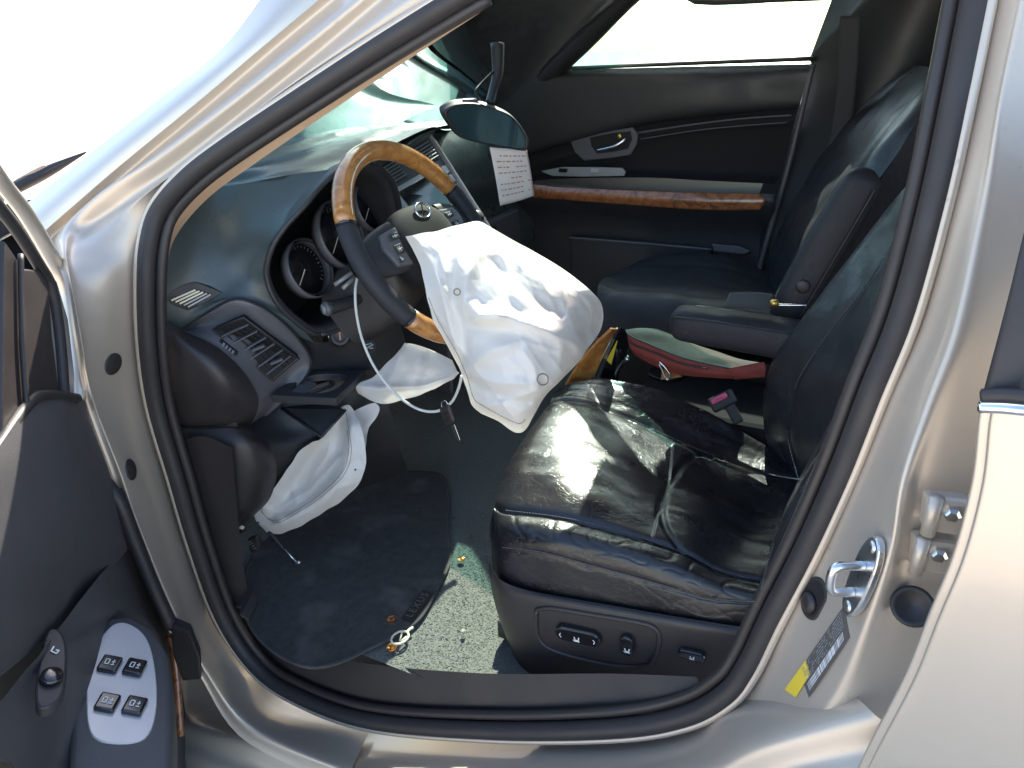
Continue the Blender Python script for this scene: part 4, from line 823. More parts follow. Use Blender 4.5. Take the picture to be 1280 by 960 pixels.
for ci in (6, 2):
    line = spline([on(bkr, r[ci][0], r[ci][1], .0006)[0] for r in bk[:-1]], 110); vs, fs = [], []
    for k in range(0, 108):
        a = line[k]*.85+line[k+1]*.15; b = line[k]*.15+line[k+1]*.85; n = (CP-a).normalized(); v_, f_2 = tube_vf([a+n*.0012, b+n*.0012], .0009, 5); o_ = len(vs); vs += v_; fs += [tuple(i+o_ for i in f) for f in f_2]
    mobj('stitching', vs, fs, M['grey'], bkr)
bb = [[r[0], ((r[0][0]+r[-1][0])/2+60, (r[0][1]+r[-1][1])/2-10, -.30), (r[-1][0]+40, r[-1][1], -.56), r[-1]] for r in bk]
loft('back_shell', [AY(r) for r in bb], M['leather_m'], ds, 20, 14)
hc = V((.92, -.39, 1.30)); loft('head_restraint', [[hc+V((.045*math.cos(t)*s+.25*dz, (.12 if s > .6 else .09)*math.sin(t), dz)) for t in [2*math.pi*k/16 for k in range(16)]] for dz, s in ((-.09, .5), (-.07, .95), (0, 1.1), (.07, .95), (.09, .5))], M['leather_m'], ds, 14, 30, closed=True, cap=True)
# fold-down arm rest of this seat, lowered over the console
ar = thing('armrest', 'black leather armrest folded down beside the driver seat over the console', 'armrest', A(900, 420, -.09), 'front armrests')
a0, a1 = A(838, 401, -.085), A(1020, 425, -.085); ax = (a1-a0)
rows = []
for t, w_, h_, dz in ((0, .006, .008, 0), (.02, .022, .022, 0), (.07, .034, .034, 0), (.2, .038, .037, -.001), (.5, .039, .038, -.003), (.8, .039, .040, -.006), (1, .039, .042, -.01)):
    c = a0+ax*t+V((0, 0, dz)); rows.append([c+V((0, w_*math.copysign(abs(math.cos(k))**.65, math.cos(k)), h_*math.copysign(abs(math.sin(k))**.65, math.sin(k)))) for k in [2*math.pi*j/20 for j in range(20)]])
arm = loft('pad', rows, M['leather_m'], ar, 40, 48, closed=True, cap=True)
tube('piping', [a0+ax*t+V((0, -.0385 if t > .06 else -.02, .020+dz)) for t, dz in ((.03, -.004), (.1, .004), (.3, .006), (.6, .004), (.9, .001))], .0022, M['plastic'], ar, 6, 24)
tube('piping', [a0+ax*t+V((0, .0385 if t > .06 else .02, .020+dz)) for t, dz in ((.03, -.004), (.1, .004), (.3, .006), (.6, .004), (.9, .001))], .0022, M['plastic'], ar, 6, 24)
# belt webbing with its metal tongue lying on the arm rest
be = thing('seat_belt_webbing', 'grey belt webbing with a metal tongue lying on the lowered armrest', 'seat belt', A(940, 382, -.08))
w0 = [AY([(904, 386, -.10), (912, 369, -.055)]), AY([(930, 386, -.10), (936, 368, -.05)]), AY([(955, 389, -.10), (962, 370, -.045)]), AY([(962, 392, -.10), (968, 374, -.045)])]
loft('webbing', [[p+V((0, 0, .004)) for p in r] for r in w0], M['belt'], be, 14, 6, solid=.004)
tube('tongue', AY([(960, 379, -.075), (975, 381, -.075), (1008, 381, -.075)]), .0045, M['steel'], be, 8, 10, flat=.5)
c = A(968, 379, -.08); lathe('tongue_boss', c, V((1, 0, 0)), V((0, 1, 0)), [(.009, -.004), (.009, .004), (.006, .007), (.002, .007)], M['brass'], be, 16)

# passenger seat
ps = thing('passenger_seat', 'black leather passenger seat behind the console, in deep shade', 'car seat', V((.5, .38, FZ)), 'front seats')
pc = [[(742, 420, .10), (745, 380, .13), (750, 352, .20), (764, 345, .36), (785, 333, .52), (800, 325, .60), (806, 330, .64)],
      [(775, 425, .10), (775, 385, .13), (780, 360, .20), (795, 350, .36), (818, 330, .52), (830, 320, .60), (838, 330, .64)],
      [(830, 430, .10), (830, 385, .13), (835, 364, .20), (850, 352, .37), (865, 330, .53), (872, 317, .60), (880, 326, .64)],
      [(900, 430, .10), (900, 390, .13), (905, 372, .20), (912, 358, .37), (915, 336, .53), (918, 323, .60), (926, 332, .64)],
      [(985, 430, .10), (985, 400, .13), (985, 385, .20), (980, 372, .37), (970, 355, .53), (962, 342, .60), (968, 350, .64)]]
def pdisp(p, u, v): return p + V((0, 0, -.006*bump_line(v, 2/6, .015)-.006*bump_line(v, 4/6, .015)+noise.noise(p*18)*.004))
loft('cushion', [AY(r) for r in pc], M['leather_m'], ps, 50, 50, disp=pdisp)
pb = [[(1000, 420, .10), (985, 400, .14), (975, 390, .21), (968, 368, .37), (958, 352, .53), (956, 345, .61), (962, 346, .65)],
      [(1020, 360, .10), (1005, 340, .14), (998, 325, .21), (990, 310, .37), (978, 298, .53), (972, 292, .62), (980, 292, .66)],
      [(1060, 285, .10), (1045, 265, .14), (1038, 255, .21), (1030, 242, .37), (1015, 230, .53), (1008, 224, .62), (1016, 222, .66)],
      [(1110, 210, .11), (1095, 190, .15), (1090, 182, .22), (1080, 170, .37), (1062, 162, .53), (1054, 158, .61), (1062, 156, .65)],
      [(1150, 150, .13), (1140, 135, .17), (1136, 128, .24), (1125, 118, .37), (1110, 112, .50), (1102, 110, .58), (1110, 108, .62)],
      [(1185, 108, .16), (1176, 96, .20), (1170, 90, .26), (1160, 84, .37), (1148, 82, .48), (1142, 82, .54), (1150, 82, .58)]]
pbr = loft('backrest', [AY(r) for r in pb], M['leather_b'], ps, 50, 50, disp=lambda p, u, v: p+V((-.8, 0, .4))*(-.006*bump_line(v, 2/6, .015)-.006*bump_line(v, 4/6, .015)+noise.noise(p*14)*.005))
loft('back_shell', [AY([r[0], (r[0][0]+90, r[0][1]+10, .25), (r[-1][0]+90, r[-1][1]+20, .5), r[-1]]) for r in pb], M['leather_m'], ps, 14, 12)
hc = V((.98, .37, 1.33)); loft('head_restraint', [[hc+V((.05*math.cos(t)*s+.25*dz, .12*s*math.sin(t), dz)) for t in [2*math.pi*k/16 for k in range(16)]] for dz, s in ((-.09, .5), (-.07, .95), (0, 1.1), (.07, .95), (.09, .5))], M['leather_m'], ps, 14, 30, closed=True, cap=True)
box('seat_base', V((.45, .38, .52)), V((.22, 0, 0)), V((0, .24, 0)), V((0, 0, .15)), M['black'], ps, .01)
# passenger arm rest folded up
ua = thing('armrest', 'black leather armrest raised upright against the passenger seat back', 'armrest', A(1000, 360, .04), 'front armrests')
rows = []
b0, b1 = A(1000, 362, .02), A(1083, 218, .02); up_ = b1-b0; sd = up_.normalized().cross(V((0, 1, 0)))
for t, w_, h_ in ((-.25, .034, .036), (0, .036, .040), (.4, .037, .041), (.75, .037, .040), (.93, .034, .036), (1.0, .026, .026), (1.04, .010, .010)):
    c = b0+up_*t; rows.append([c+V((0, 1, 0))*w_*math.copysign(abs(math.cos(k))**.7, math.cos(k))+sd*h_*math.copysign(abs(math.sin(k))**.7, math.sin(k)) for k in [2*math.pi*j/20 for j in range(20)]])
loft('pad', rows, M['leather_m'], ua, 40, 40, closed=True, cap=True)
tube('piping', [b0+up_*t+V((0, -.036, 0))+sd*-.026 for t in (-.2, .2, .5, .8, .95)], .002, M['plastic'], ua, 6, 20)
lathe('pivot_cap', b0+up_*.08+V((0, -.037, 0)), V((1, 0, 0)), V((0, 0, 1)), [(.014, -.004), (.014, .003), (.010, .005), (.002, .005)], M['plastic_br'], ua, 20)

# ================================================================== CENTRE CONSOLE
cn_ = thing('centre_console', 'dark centre console with a curved wood shift panel between the seats', 'console', V((.4, 0, FZ)))
box('console_body', V((.58, 0, .48)), V((.24, 0, 0)), V((0, .115, 0)), V((0, 0, .15)), M['rough'], cn_, .015)
wpn = [[(706, 482, -.12), (722, 456, -.115), (742, 432, -.11), (764, 411, -.105)], [(724, 482, -.10), (738, 458, -.095), (752, 436, -.09), (769, 411, -.085)], [(742, 470, -.09), (750, 450, -.085), (760, 428, -.08), (771, 411, -.075)]]
loft('wood_panel', [AY(r) for r in wpn], M['wood'], cn_, 14, 24, solid=.006)
tube('chrome_edge', AY([(743, 472, -.085), (751, 452, -.08), (762, 428, -.075), (772, 410, -.07)]), .003, M['chrome'], cn_, 8, 16)
loft('shift_gate', [AY([(748, 478, -.07), (757, 452, -.065), (768, 425, -.06), (776, 410, -.055)]), AY([(770, 478, -.03), (778, 455, -.025), (786, 430, -.02), (790, 415, -.02)])], M['gloss'], cn_, 6, 14)
slab('gate_label', AY([(758, 450, -.064), (768, 424, -.058), (772, 426, -.052), (764, 456, -.056)]), V((0, .001, -.001)), M['yellow'], cn_, .0002)
tube('shift_lever', AY([(768, 470, -.03), (776, 455, -.035), (786, 447, -.04)]), [.006, .006, .008], M['steel'], cn_, 10, 8)
lathe('cup_well', AZ(830, 470, .633)+V((0, .02, 0)), V((1, 0, 0)), V((0, 1, 0)), [(.045, 0), (.045, .003), (.040, .003), (.038, -.03), (.001, -.03)], M['plastic_br'], cn_, 28)
slab('tan_card', AY([(826, 474, -.085), (852, 470, -.07), (852, 462, -.06), (828, 460, -.07)]), V((0, .001, -.003)), M['wood'], cn_, .0005)
# red buckle stalk beside the seat
bu = thing('seat_belt_buckle', 'black belt buckle with a faded pink-red release button beside the driver cushion', 'seat belt buckle', A(900, 520, -.12))
c = A(899, 498, -.125); bx = (A(915, 490, -.125)-A(884, 506, -.125)).normalized(); bz = (CP-c).normalized(); by = bz.cross(bx)
box('button', c, bx*.020, by*.0072, bz*.008, M['pink'], bu, .004)
box('housing', c-bz*.012-by*.008+bx*.004, bx*.030, by*.018, bz*.010, M['plastic'], bu, .005)
box('stalk', c-bz*.014-by*.040+bx*.012, bx*.012, by*.030, bz*.006, M['plastic'], bu, .003)
strokes('press_mark', [(-.009, 0, .009, .0)], c+bz*.0082, bx, by, .0012, M['plastic'], bu)
# pouch on the console
po_ = thing('pouch', 'grey canvas pouch with red sides lying on the console under the armrest', 'pouch', A(860, 450, -.08))
top = [[(783, 413, -.06), (800, 411, -.03), (822, 412, -.02)], [(788, 420, -.075), (815, 416, -.05), (850, 424, -.025)], [(815, 432, -.085), (840, 430, -.06), (870, 432, -.035)], [(850, 446, -.095), (872, 442, -.07), (895, 440, -.04)], [(885, 455, -.10), (905, 450, -.08), (925, 450, -.05)], [(925, 463, -.105), (940, 460, -.08), (955, 455, -.05)]]
loft('canvas_top', [AY(r) for r in top], M['web'], po_, 24, 12, solid=.004)
sd_ = [[(r[0][0], r[0][1], r[0][2]-.001) for r in top], [(785, 424, -.07), (790, 436, -.085), (818, 448, -.095), (850, 460, -.105), (888, 466, -.11), (925, 470, -.11)], [(787, 432, -.065), (794, 444, -.075), (820, 458, -.085), (848, 468, -.09), (886, 472, -.10), (925, 474, -.10)]]
loft('red_side', [AY(r) for r in sd_], M['red'], po_, 10, 30)
loft('red_end', [AY([(905, 462, -.112), (955, 452, -.112)]), AY([(920, 468, -.118), (957, 460, -.118)]), AY([(918, 474, -.112), (956, 471, -.112)])], M['red'], po_, 8, 8, solid=.003)
tube('zip', AY([(787, 424, -.078), (792, 431, -.088), (818, 441, -.097), (850, 454, -.106), (885, 461, -.110)]), .0016, M['plastic'], po_, 6, 24)
tube('rim_piping', AY([(r[0][0], r[0][1], r[0][2]) for r in top]), .0026, M['belt'], po_, 6, 24)
cl = tube('metal_clip', AY([(824, 452, -.10), (832, 460, -.10), (838, 470, -.10), (834, 475, -.10), (829, 466, -.10), (824, 455, -.10)]), .0022, M['steel'], po_, 8, 24)
# ================================================================== PASSENGER DOOR (far side)
pd = thing('passenger_door', 'dark grey closed door on the far side with wood strip and chrome handle', 'car door', V((.15, .72, FZ)))
def PDr(l, y): return [A(px, py, y+(0 if len(t) == 0 else t[0])) for (px, py, *t) in l]
ty = .72
up1 = [[(560, 92, .03), (640, 88, .02), (760, 84, .02), (880, 80, .02), (1020, 74, .03)], [(565, 104, -.01), (645, 100, -.02), (765, 96, -.02), (885, 92, -.02), (1012, 86, -.01)], [(575, 150, -.01), (650, 142, -.03), (770, 126, -.03), (890, 116, -.03), (1006, 110, -.01)],
       [(590, 205, -.005), (662, 186, -.02), (788, 153, -.02), (890, 140, -.02), (1000, 130, -.005)], [(590, 212, .015), (662, 193, .012), (788, 160, .012), (890, 146, .012), (998, 136, .012)]]
loft('upper_trim', [PDr(r, ty) for r in up1], M['dash_dk'], pd, 30, 40)
midp = [[(590, 212, .015), (662, 193, .012), (788, 160, .012), (890, 146, .012), (998, 136, .012)], [(595, 225, .005), (664, 206, .0), (790, 172, .0), (890, 157, .0), (994, 150, .0)], [(600, 232, .015), (666, 214, .012), (792, 184, .014), (890, 172, .016), (990, 166, .015)], [(605, 240, .012), (668, 222, .008), (795, 212, .014), (885, 214, .016), (978, 214, .015)],
        [(606, 244, -.03), (668, 226, -.05), (795, 222, -.05), (885, 226, -.05), (968, 230, -.04)]]
loft('middle_panel', [PDr(r, ty) for r in midp], M['plastic_r'], pd, 30, 40)
lowp = [[(605, 246, -.045), (668, 229, -.065), (790, 238, -.065), (950, 242, -.065), (968, 244, -.05)], [(605, 252, -.05), (668, 238, -.07), (790, 246, -.07), (950, 252, -.07), (966, 254, -.05)], [(608, 262, -.04), (668, 250, -.055), (790, 258, -.055), (950, 264, -.055), (962, 266, -.04)], [(610, 280, -.01), (670, 275, -.01), (790, 280, -.01), (930, 290, -.01), (955, 292, -.0)],
        [(615, 330, .0), (690, 320, .0), (800, 320, .0), (930, 335, .0), (948, 335, .0)], [(620, 420, .0), (700, 420, .0), (800, 420, .0), (930, 420, .0), (940, 420, .0)]]
loft('lower_panel', [PDr(r, ty) for r in lowp], M['dash_dk'], pd, 40, 40)
wsr = [[(667, 230, -.066), (700, 234, -.068), (790, 238, -.068), (880, 241, -.068), (950, 243, -.066)], [(666, 239, -.076), (700, 242, -.080), (790, 247, -.080), (880, 251, -.080), (957, 252, -.074)], [(667, 247, -.068), (700, 249, -.072), (790, 256, -.072), (880, 262, -.072), (950, 262, -.068)]]
loft('wood_strip', [PDr(r, ty) for r in wsr], M['wood_dk'], pd, 10, 50, solid=.004)
def PS(name, pts, y, m, par, th=.006, bev=.002): return slab(name, [A(a, b, y) for a, b in pts], V((0, th, 0)), m, par, bev)
hb = PS('handle_bezel', [(712, 175), (735, 168), (765, 163), (791, 159), (797, 168), (796, 180), (788, 194), (760, 198), (730, 201), (718, 190)], ty-.008, M['grey'], pd, .012, .003)
PS('handle_recess', [(737, 172), (760, 167), (788, 164), (790, 174), (785, 186), (765, 190), (746, 192), (739, 182)], ty-.0095, M['black'], hb, .004, .0005)
tube('handle_lever', [A(746, 188, ty-.022), A(757, 186, ty-.026), A(768, 183, ty-.028), A(778, 177, ty-.024), A(782, 173, ty-.018)], [.004, .0065, .0065, .006, .005], M['chrome'], hb, 10, 20, flat=.8)
lathe('lock_knob', A(775, 170, ty-.012), V((1, 0, 0)), V((0, 0, 1)), [(.007, -.006), (.007, .006), (.004, .008)], M['brass'], hb, 14)
spn = PS('switch_plate', [(676, 214), (702, 209), (740, 209), (778, 210), (782, 215), (780, 220), (730, 221), (690, 220)], ty-.048, M['ltgrey'], pd, .006, .002)
for (a, b) in ((704, 213), (744, 213)): box('window_switch', A(a, b, ty-.052), V((.014, 0, 0)), V((0, .004, 0)), V((.001, 0, .006)), M['gloss'] if a < 720 else M['silverpl'], spn, .0015)
tube('panel_line', [A(797, 166, ty-.006), A(870, 155, ty-.008), A(930, 148, ty-.008), A(990, 144, ty-.004)], .003, M['grey'], pd, 6, 20)
tube('panel_line', [A(800, 174, ty-.002), A(870, 163, ty-.004), A(930, 157, ty-.004), A(985, 153, ty)], .002, M['grey'], pd, 6, 20)
pk = PS('map_pocket', [(712, 298), (760, 301), (830, 306), (888, 311), (890, 330), (890, 420), (715, 420)], ty-.035, M['dash_dk'], pd, .03, .006)
tube('pocket_lip', [A(712, 297, ty-.036), A(800, 304, ty-.036), A(890, 312, ty-.036)], .0045, M['grey'], pk, 8, 16)
PS('pocket_grip', [(890, 305), (925, 308), (938, 314), (930, 318), (892, 314)], ty-.03, M['grey'], pd, .01, .002)
tube('door_edge', [A(1016, 80, ty+.0), A(1003, 135, ty-.005), A(985, 210, ty-.005), (A(962, 290, ty-.005)), A(945, 350, ty-.005)], .008, M['grey'], pd, 8, 20)
mobj('window_glass', [A(540, 92, ty+.03), A(1020, 74, ty+.03), V((.72, .62, 1.56)), V((.19, .62, 1.555)), V((-.38, .76, 1.16))], [(0, 1, 2, 3, 4)], M['sideglass'], pd, smooth=False)
tube('belt_seal', [A(560, 92, ty+.01), A(760, 83, ty+.01), A(1020, 73, ty+.01)], .006, M['rubber'], pd, 8, 14)
slab('outer_skin', [V((-.36, .80, .3)), V((.72, .80, .3)), V((.72, .795, 1.20)), V((-.36, .795, 1.16))], V((0, .06, 0)), M['silver'], pd, .01)
# belt and white label on the far pillar
sbt = thing('far_seat_belt', 'dark seat belt with a white tag hanging at the far door pillar', 'seat belt', A(1050, 200, .60))
loft('webbing', [[A(1050, 20, .55), A(1075, 20, .55)], [A(1046, 110, .58), A(1070, 105, .58)], [A(1038, 170, .60), A(1062, 165, .60)], [A(1020, 240, .61), A(1045, 238, .61)]], M['belt'], sbt, 20, 6, solid=.003)
slab('white_tag', [A(1047, 171, .57), A(1064, 177, .57), A(1058, 182, .57), A(1048, 192, .57), A(1051, 181, .57)], V((.002, .004, 0)), M['white'], sbt, .0006)

# ================================================================== REAR VIEW MIRROR and paper tag
MQ = A(610, 155, -.02); MN = V((.72, -.66, -.10)).normalized()
def MP(px, py, o=0): return AP(px, py, MQ+MN*o, MN)
mi = thing('rear_view_mirror', 'black rear view mirror hanging tilted in front of the windscreen', 'mirror', MP(632, 128))
outl = [(556, 143), (561, 135), (575, 130), (598, 130), (622, 137), (640, 146), (652, 160), (660, 176), (657, 187), (640, 186), (612, 181), (580, 173), (568, 163)]
cM = MP(612, 158)
fr_ = [MP(*p) for p in outl]; gl_ = [cM+(p-cM)*.93 for p in fr_]
bk_ = [p-MN*.022+V((-.004, 0, .006)) for p in fr_]; bk2 = [cM+(p-cM)*.55-MN*.045+V((-.008, 0, .016)) for p in fr_]; bk3 = [cM+(p-cM)*.05-MN*.05+V((-.008, 0, .016)) for p in fr_]
loft('housing', [[p+MN*.001 for p in gl_], [p+MN*.002 for p in fr_], [p-MN*.008+(p-cM)*.04 for p in fr_], bk_, bk2, bk3], M['plastic'], mi, 24, 60, closed=True)
gs = spline([p-MN*.0005 for p in gl_], 40, True); mobj('mirror_glass', gs, [tuple(range(40))], M['mirror'] if 'mirror' in M else M['chrome'], mi, smooth=False)
box('top_sensor', MP(590, 128)-MN*.02, V((.012, .012, 0)), V((-.006, .008, 0)), V((0, 0, .005)), M['grey'], mi, .003)
tube('stem', [MP(618, 133)-MN*.03, MP(626, 118)-MN*.05, MP(636, 96)-MN*.07, MP(640, 60)-MN*.09], [.011, .010, .013, .016], M['plastic'], mi, 12, 14)
tube('wire', [MP(606, 130)-MN*.025, MP(600, 118)-MN*.03, MP(612, 108)-MN*.05, MP(634, 92)-MN*.07], .003, M['plastic'], mi, 8, 18)
tg = thing('paper_tag', 'cream paper tag with lines of writing hanging from the mirror', 'paper tag', MP(640, 190))
tq = [MP(612, 184, -.004), MP(659, 187, -.004), MP(668, 245, .004), MP(625, 257, .010)]
paper = loft('paper', [[bil(tq, u, v)+MN*(.004*math.sin(3*v)+.003*math.sin(4*u)) for u in (0, .5, 1)] for v in (0, .33, .66, 1)], M['paper'], tg, 12, 10, solid=.0006)
px_ = (tq[1]-tq[0]).normalized(); py_ = (tq[0]-tq[3]).normalized()
vs, fs = [], []
for r in range(8):
    u = .10
    while u < .88:
        du = random.uniform(.04, .13); v0 = .12+r*.10
        if random.random() < .85 and (r not in (4, 6) or .3 < u < .7 or r == 6):
            k = len(vs); vs += [bil(tq, a, b)+MN*(.0012+.004*math.sin(3*b)+.003*math.sin(4*a)) for a, b in ((u, v0), (u+du, v0), (u+du, v0+.022), (u, v0+.022))]; fs.append((k, k+1, k+2, k+3))
        u += du+.035
mobj('written_lines', vs, fs, M['ink'], tg, smooth=False)

# ================================================================== AIRBAGS
ab = thing('steering_wheel_airbag', 'large deflated white airbag spilling from the steering wheel hub', 'airbag', A(540, 300, -.42))
L_ = [[(507, 296, -.455), (535, 290, -.44), (565, 284, -.40), (598, 277, -.34), (620, 290, -.28)],
      [(516, 312, -.475), (550, 308, -.465), (590, 303, -.43), (635, 303, -.36), (672, 317, -.29)],
      [(527, 335, -.50), (570, 335, -.505), (615, 335, -.48), (665, 335, -.41), (716, 345, -.30)],
      [(532, 365, -.525), (580, 370, -.54), (630, 370, -.52), (690, 370, -.45), (751, 378, -.31)],
      [(543, 402, -.535), (590, 410, -.56), (640, 415, -.55), (700, 415, -.48), (752, 408, -.33)],
      [(563, 438, -.535), (600, 448, -.57), (645, 455, -.57), (695, 455, -.51), (737, 433, -.39)],
      [(578, 470, -.53), (610, 480, -.565), (645, 490, -.57), (685, 480, -.53), (712, 464, -.45)],
      [(588, 503, -.525), (612, 512, -.55), (645, 515, -.56), (668, 508, -.53), (688, 488, -.48)],
      [(600, 516, -.515), (622, 526, -.525), (645, 541, -.53), (660, 533, -.515), (674, 507, -.495)]]
# creases as they lie in the cloth: (polyline in pixels, height in metres, half width in pixels)
CRE = [([(522, 300), (540, 330), (552, 362), (560, 400), (572, 440)], .016, 9), ([(560, 300), (568, 340), (566, 372), (580, 420), (578, 460)], -.012, 9), ([(600, 318), (583, 345), (580, 375), (600, 395), (622, 392)], .020, 11), ([(612, 330), (640, 350), (668, 372), (700, 388)], -.013, 12),
       ([(600, 395), (640, 398), (680, 412), (722, 432)], .020, 10), ([(590, 408), (640, 418), (690, 440)], -.010, 10), ([(580, 462), (612, 440), (650, 425), (700, 440)], .014, 10), ([(580, 466), (620, 478), (665, 480)], .012, 8), ([(585, 475), (625, 498), (660, 502)], -.012, 7), ([(600, 510), (640, 500), (670, 488)], .010, 7), ([(640, 303), (660, 335), (700, 355), (745, 372)], .012, 9), ([(590, 290), (620, 315), (650, 330)], .010, 8), ([(622, 330), (634, 372), (650, 395)], -.008, 7), ([(700, 345), (705, 380), (722, 420)], .009, 8), ([(537, 306), (548, 315), (556, 340)], .008, 6), ([(655, 440), (668, 460), (676, 490)], .008, 7)]
def pd2(px, py, a, b):
    vx, vy = b[0]-a[0], b[1]-a[1]; t = max(0, min(1, ((px-a[0])*vx+(py-a[1])*vy)/(vx*vx+vy*vy))); return math.hypot(px-a[0]-t*vx, py-a[1]-t*vy)
def creases(px, py, lst):
    s = 0
    for pl, h, w_ in lst:
        d = min(pd2(px, py, pl[i], pl[i+1]) for i in range(len(pl)-1))
        if d < w_*3: s += h*(math.exp(-(d/w_)**2) if h < 0 else max(0, 1-d/(w_*1.6))**1.4)
    return s
def clothbag(name, lat, cre, m, parent, nu, nv, puff=.05, amp=.006, seed=0):
    G = grid([[V(p) for p in r] for r in lat], nu, nv); vs = []; front = []; bk = []
    for i in range(nu):
        for j in range(nv):
            u, v = i/(nu-1), j/(nv-1); e = min(1, 16*min(u, 1-u, v, 1-v)); e = e*(2-e)
            px, py, y = G[i][j]; wob = noise.noise(V((px*.045, py*.045, seed)))*2.2*(1-e*.6)
            p = A(px+wob, py+wob*.7, y); d = (CP-p).normalized()
            h = creases(px, py, cre) + amp*noise.noise(V((px*.010, py*.014, seed+3)))*1.6 + amp*.25*noise.noise(V((px*.05, py*.05, seed+9)))
            qa, qb = px*.6+py*.8, px*.8-py*.6; ridged = 1-abs(noise.noise(V((qa*.006, qb*.030, seed+5))))*2
            h += amp*1.1*max(0, ridged)**3; r2 = 1-abs(noise.noise(V((qa*.026, qb*.050, seed+15))))*2.2; h += amp*.28*max(0, r2)**3
            front.append(p + d*h ); bk.append(p + d*(.5*h) - d*puff*e)
    if not puff: return mobj(name, front, gfaces(nu, nv), m, parent)
    nf = nu*nv; vs = front+bk; fs = gfaces(nu, nv) + [tuple(nf+k for k in reversed(f)) for f in gfaces(nu, nv)]
    ring_ = [j for j in range(nv)]+[i*nv+nv-1 for i in range(1, nu)]+[(nu-1)*nv+j for j in range(nv-2, -1, -1)]+[i*nv for i in range(nu-2, 0, -1)]
    for k in range(len(ring_)): a, b = ring_[k], ring_[(k+1) % len(ring_)]; fs.append((a, nf+a, nf+b, b))
    return mobj(name, vs, fs, m, parent)
bag = clothbag('bag', L_, CRE, M['cloth'], ab, 130, 120, puff=.035, amp=.0045)
def stitch(name, pts, o, parent, r=.0007, n=80, dash=True, lift=.001):
    P_ = [on(o, a, b, lift)[0] for a, b in [(q.x, q.y) for q in spline([V((x, y, 0)) for x, y in pts], n)]]; vs, fs = [], []
    for k in range(0, n-1):
        a = P_[k]; b = P_[k]*.2+P_[k+1]*.8
        if (b-a).length > .08 or (b-a).length < 1e-5: continue
        v_, f_2 = tube_vf([a, b], r, 5); o_ = len(vs); vs += v_; fs += [tuple(i+o_ for i in f) for f in f_2]
    return mobj(name, vs, fs, M['thread'], parent)
for (px, py, r) in ((678, 474, 7), (572, 365, 4)):
    stitch('vent_ring', [(px+r*math.cos(t), py+r*math.sin(t)) for t in [2*math.pi*k/12 for k in range(13)]], bag, ab, .0011, 50)
stitch('outer_seam', [(px, py) for px, py in ((536, 372), (549, 402), (570, 438), (584, 470), (593, 498), (606, 508), (645, 528), (656, 524))], bag, ab, .0006, 80)
# torn rim of the hub cover holding the bag
kb = thing('knee_airbag', 'deflated white knee airbag with double stitched seam hanging below the dashboard', 'airbag', A(400, 540, -.55))
K_ = [[(426, 508, -.50), (431, 506, -.50), (436, 506, -.50), (440, 510, -.50), (444, 516, -.50)],
      [(404, 546, -.56), (418, 540, -.53), (430, 535, -.525), (440, 535, -.535), (452, 532, -.53)],
      [(388, 553, -.575), (406, 556, -.545), (424, 560, -.54), (437, 562, -.555), (457, 565, -.54)],
      [(370, 570, -.59), (392, 578, -.555), (414, 584, -.555), (430, 592, -.575), (454, 594, -.55)],
      [(356, 590, -.60), (378, 600, -.565), (398, 606, -.57), (414, 614, -.59), (436, 618, -.56)],
      [(343, 610, -.61), (360, 622, -.58), (376, 628, -.585), (390, 636, -.60), (412, 636, -.575)],
      [(330, 628, -.62), (342, 640, -.60), (354, 646, -.605), (364, 650, -.61), (382, 654, -.59)],
      [(319, 634, -.62), (326, 648, -.615), (334, 655, -.615), (342, 659, -.615), (352, 667, -.60)],
      [(317, 640, -.62), (320, 650, -.62), (324, 656, -.62), (328, 660, -.615), (333, 665, -.61)]]
KC = [([(438, 530), (436, 565), (428, 594), (404, 618), (372, 640), (345, 652)], .007, 5), ([(415, 545), (408, 570), (392, 595)], .008, 6), ([(395, 560), (380, 585), (362, 612)], -.010, 7), ([(425, 570), (408, 590), (385, 612), (350, 635)], .010, 6), ([(330, 635), (345, 640), (352, 655)], .006, 5), ([(440, 605), (420, 612), (405, 630)], .005, 5), ([(450, 575), (438, 580), (430, 590)], -.006, 5)]
kbag = clothbag('bag', K_, KC, M['cloth'], kb, 100, 70, puff=.025, amp=.005, seed=21)
sm = [(433, 516), (437, 540), (439, 565), (432, 590), (414, 611), (390, 630), (365, 645), (350, 653), (338, 650), (329, 641), (327, 632)]
stitch('seam', sm, kbag, kb, .0006, 120); stitch('inner_seam', [(x-2.5, y-2.2) for x, y in sm[1:-1]], kbag, kb, .0006, 120)
for (x, y) in ((444, 587), (323, 653)):
    c, n = on(kbag, x, y, .0008); a, b = frame(n); lathe('tether_hole', c, a, b, [(.0022, 0), (.0012, .0002)], M['black'], kb, 10)
# loose sheet of bag cloth between the column and the knee bag
fp_ = thing('airbag_cloth_flap', 'thin white cloth flap stretched below the steering column', 'cloth flap', A(500, 480, -.45))
F_ = [[(505, 428, -.40), (525, 432, -.40), (545, 440, -.41), (565, 450, -.42)], [(488, 450, -.43), (512, 456, -.43), (540, 460, -.435), (570, 462, -.44)], [(468, 470, -.455), (500, 478, -.455), (535, 477, -.45), (574, 466, -.445)], [(446, 482, -.475), (475, 486, -.475), (520, 484, -.46), (572, 468, -.445)], [(448, 492, -.47), (476, 504, -.47), (520, 495, -.46), (568, 474, -.445)]]
clothbag('sheet', F_, [([(446, 483), (480, 487), (530, 483), (570, 468)], .006, 6), ([(500, 440), (490, 470), (480, 490)], .004, 6), ([(530, 440), (525, 465), (515, 490)], -.004, 6)], M['cloth'], fp_, 50, 50, puff=.004, amp=.004, seed=40)
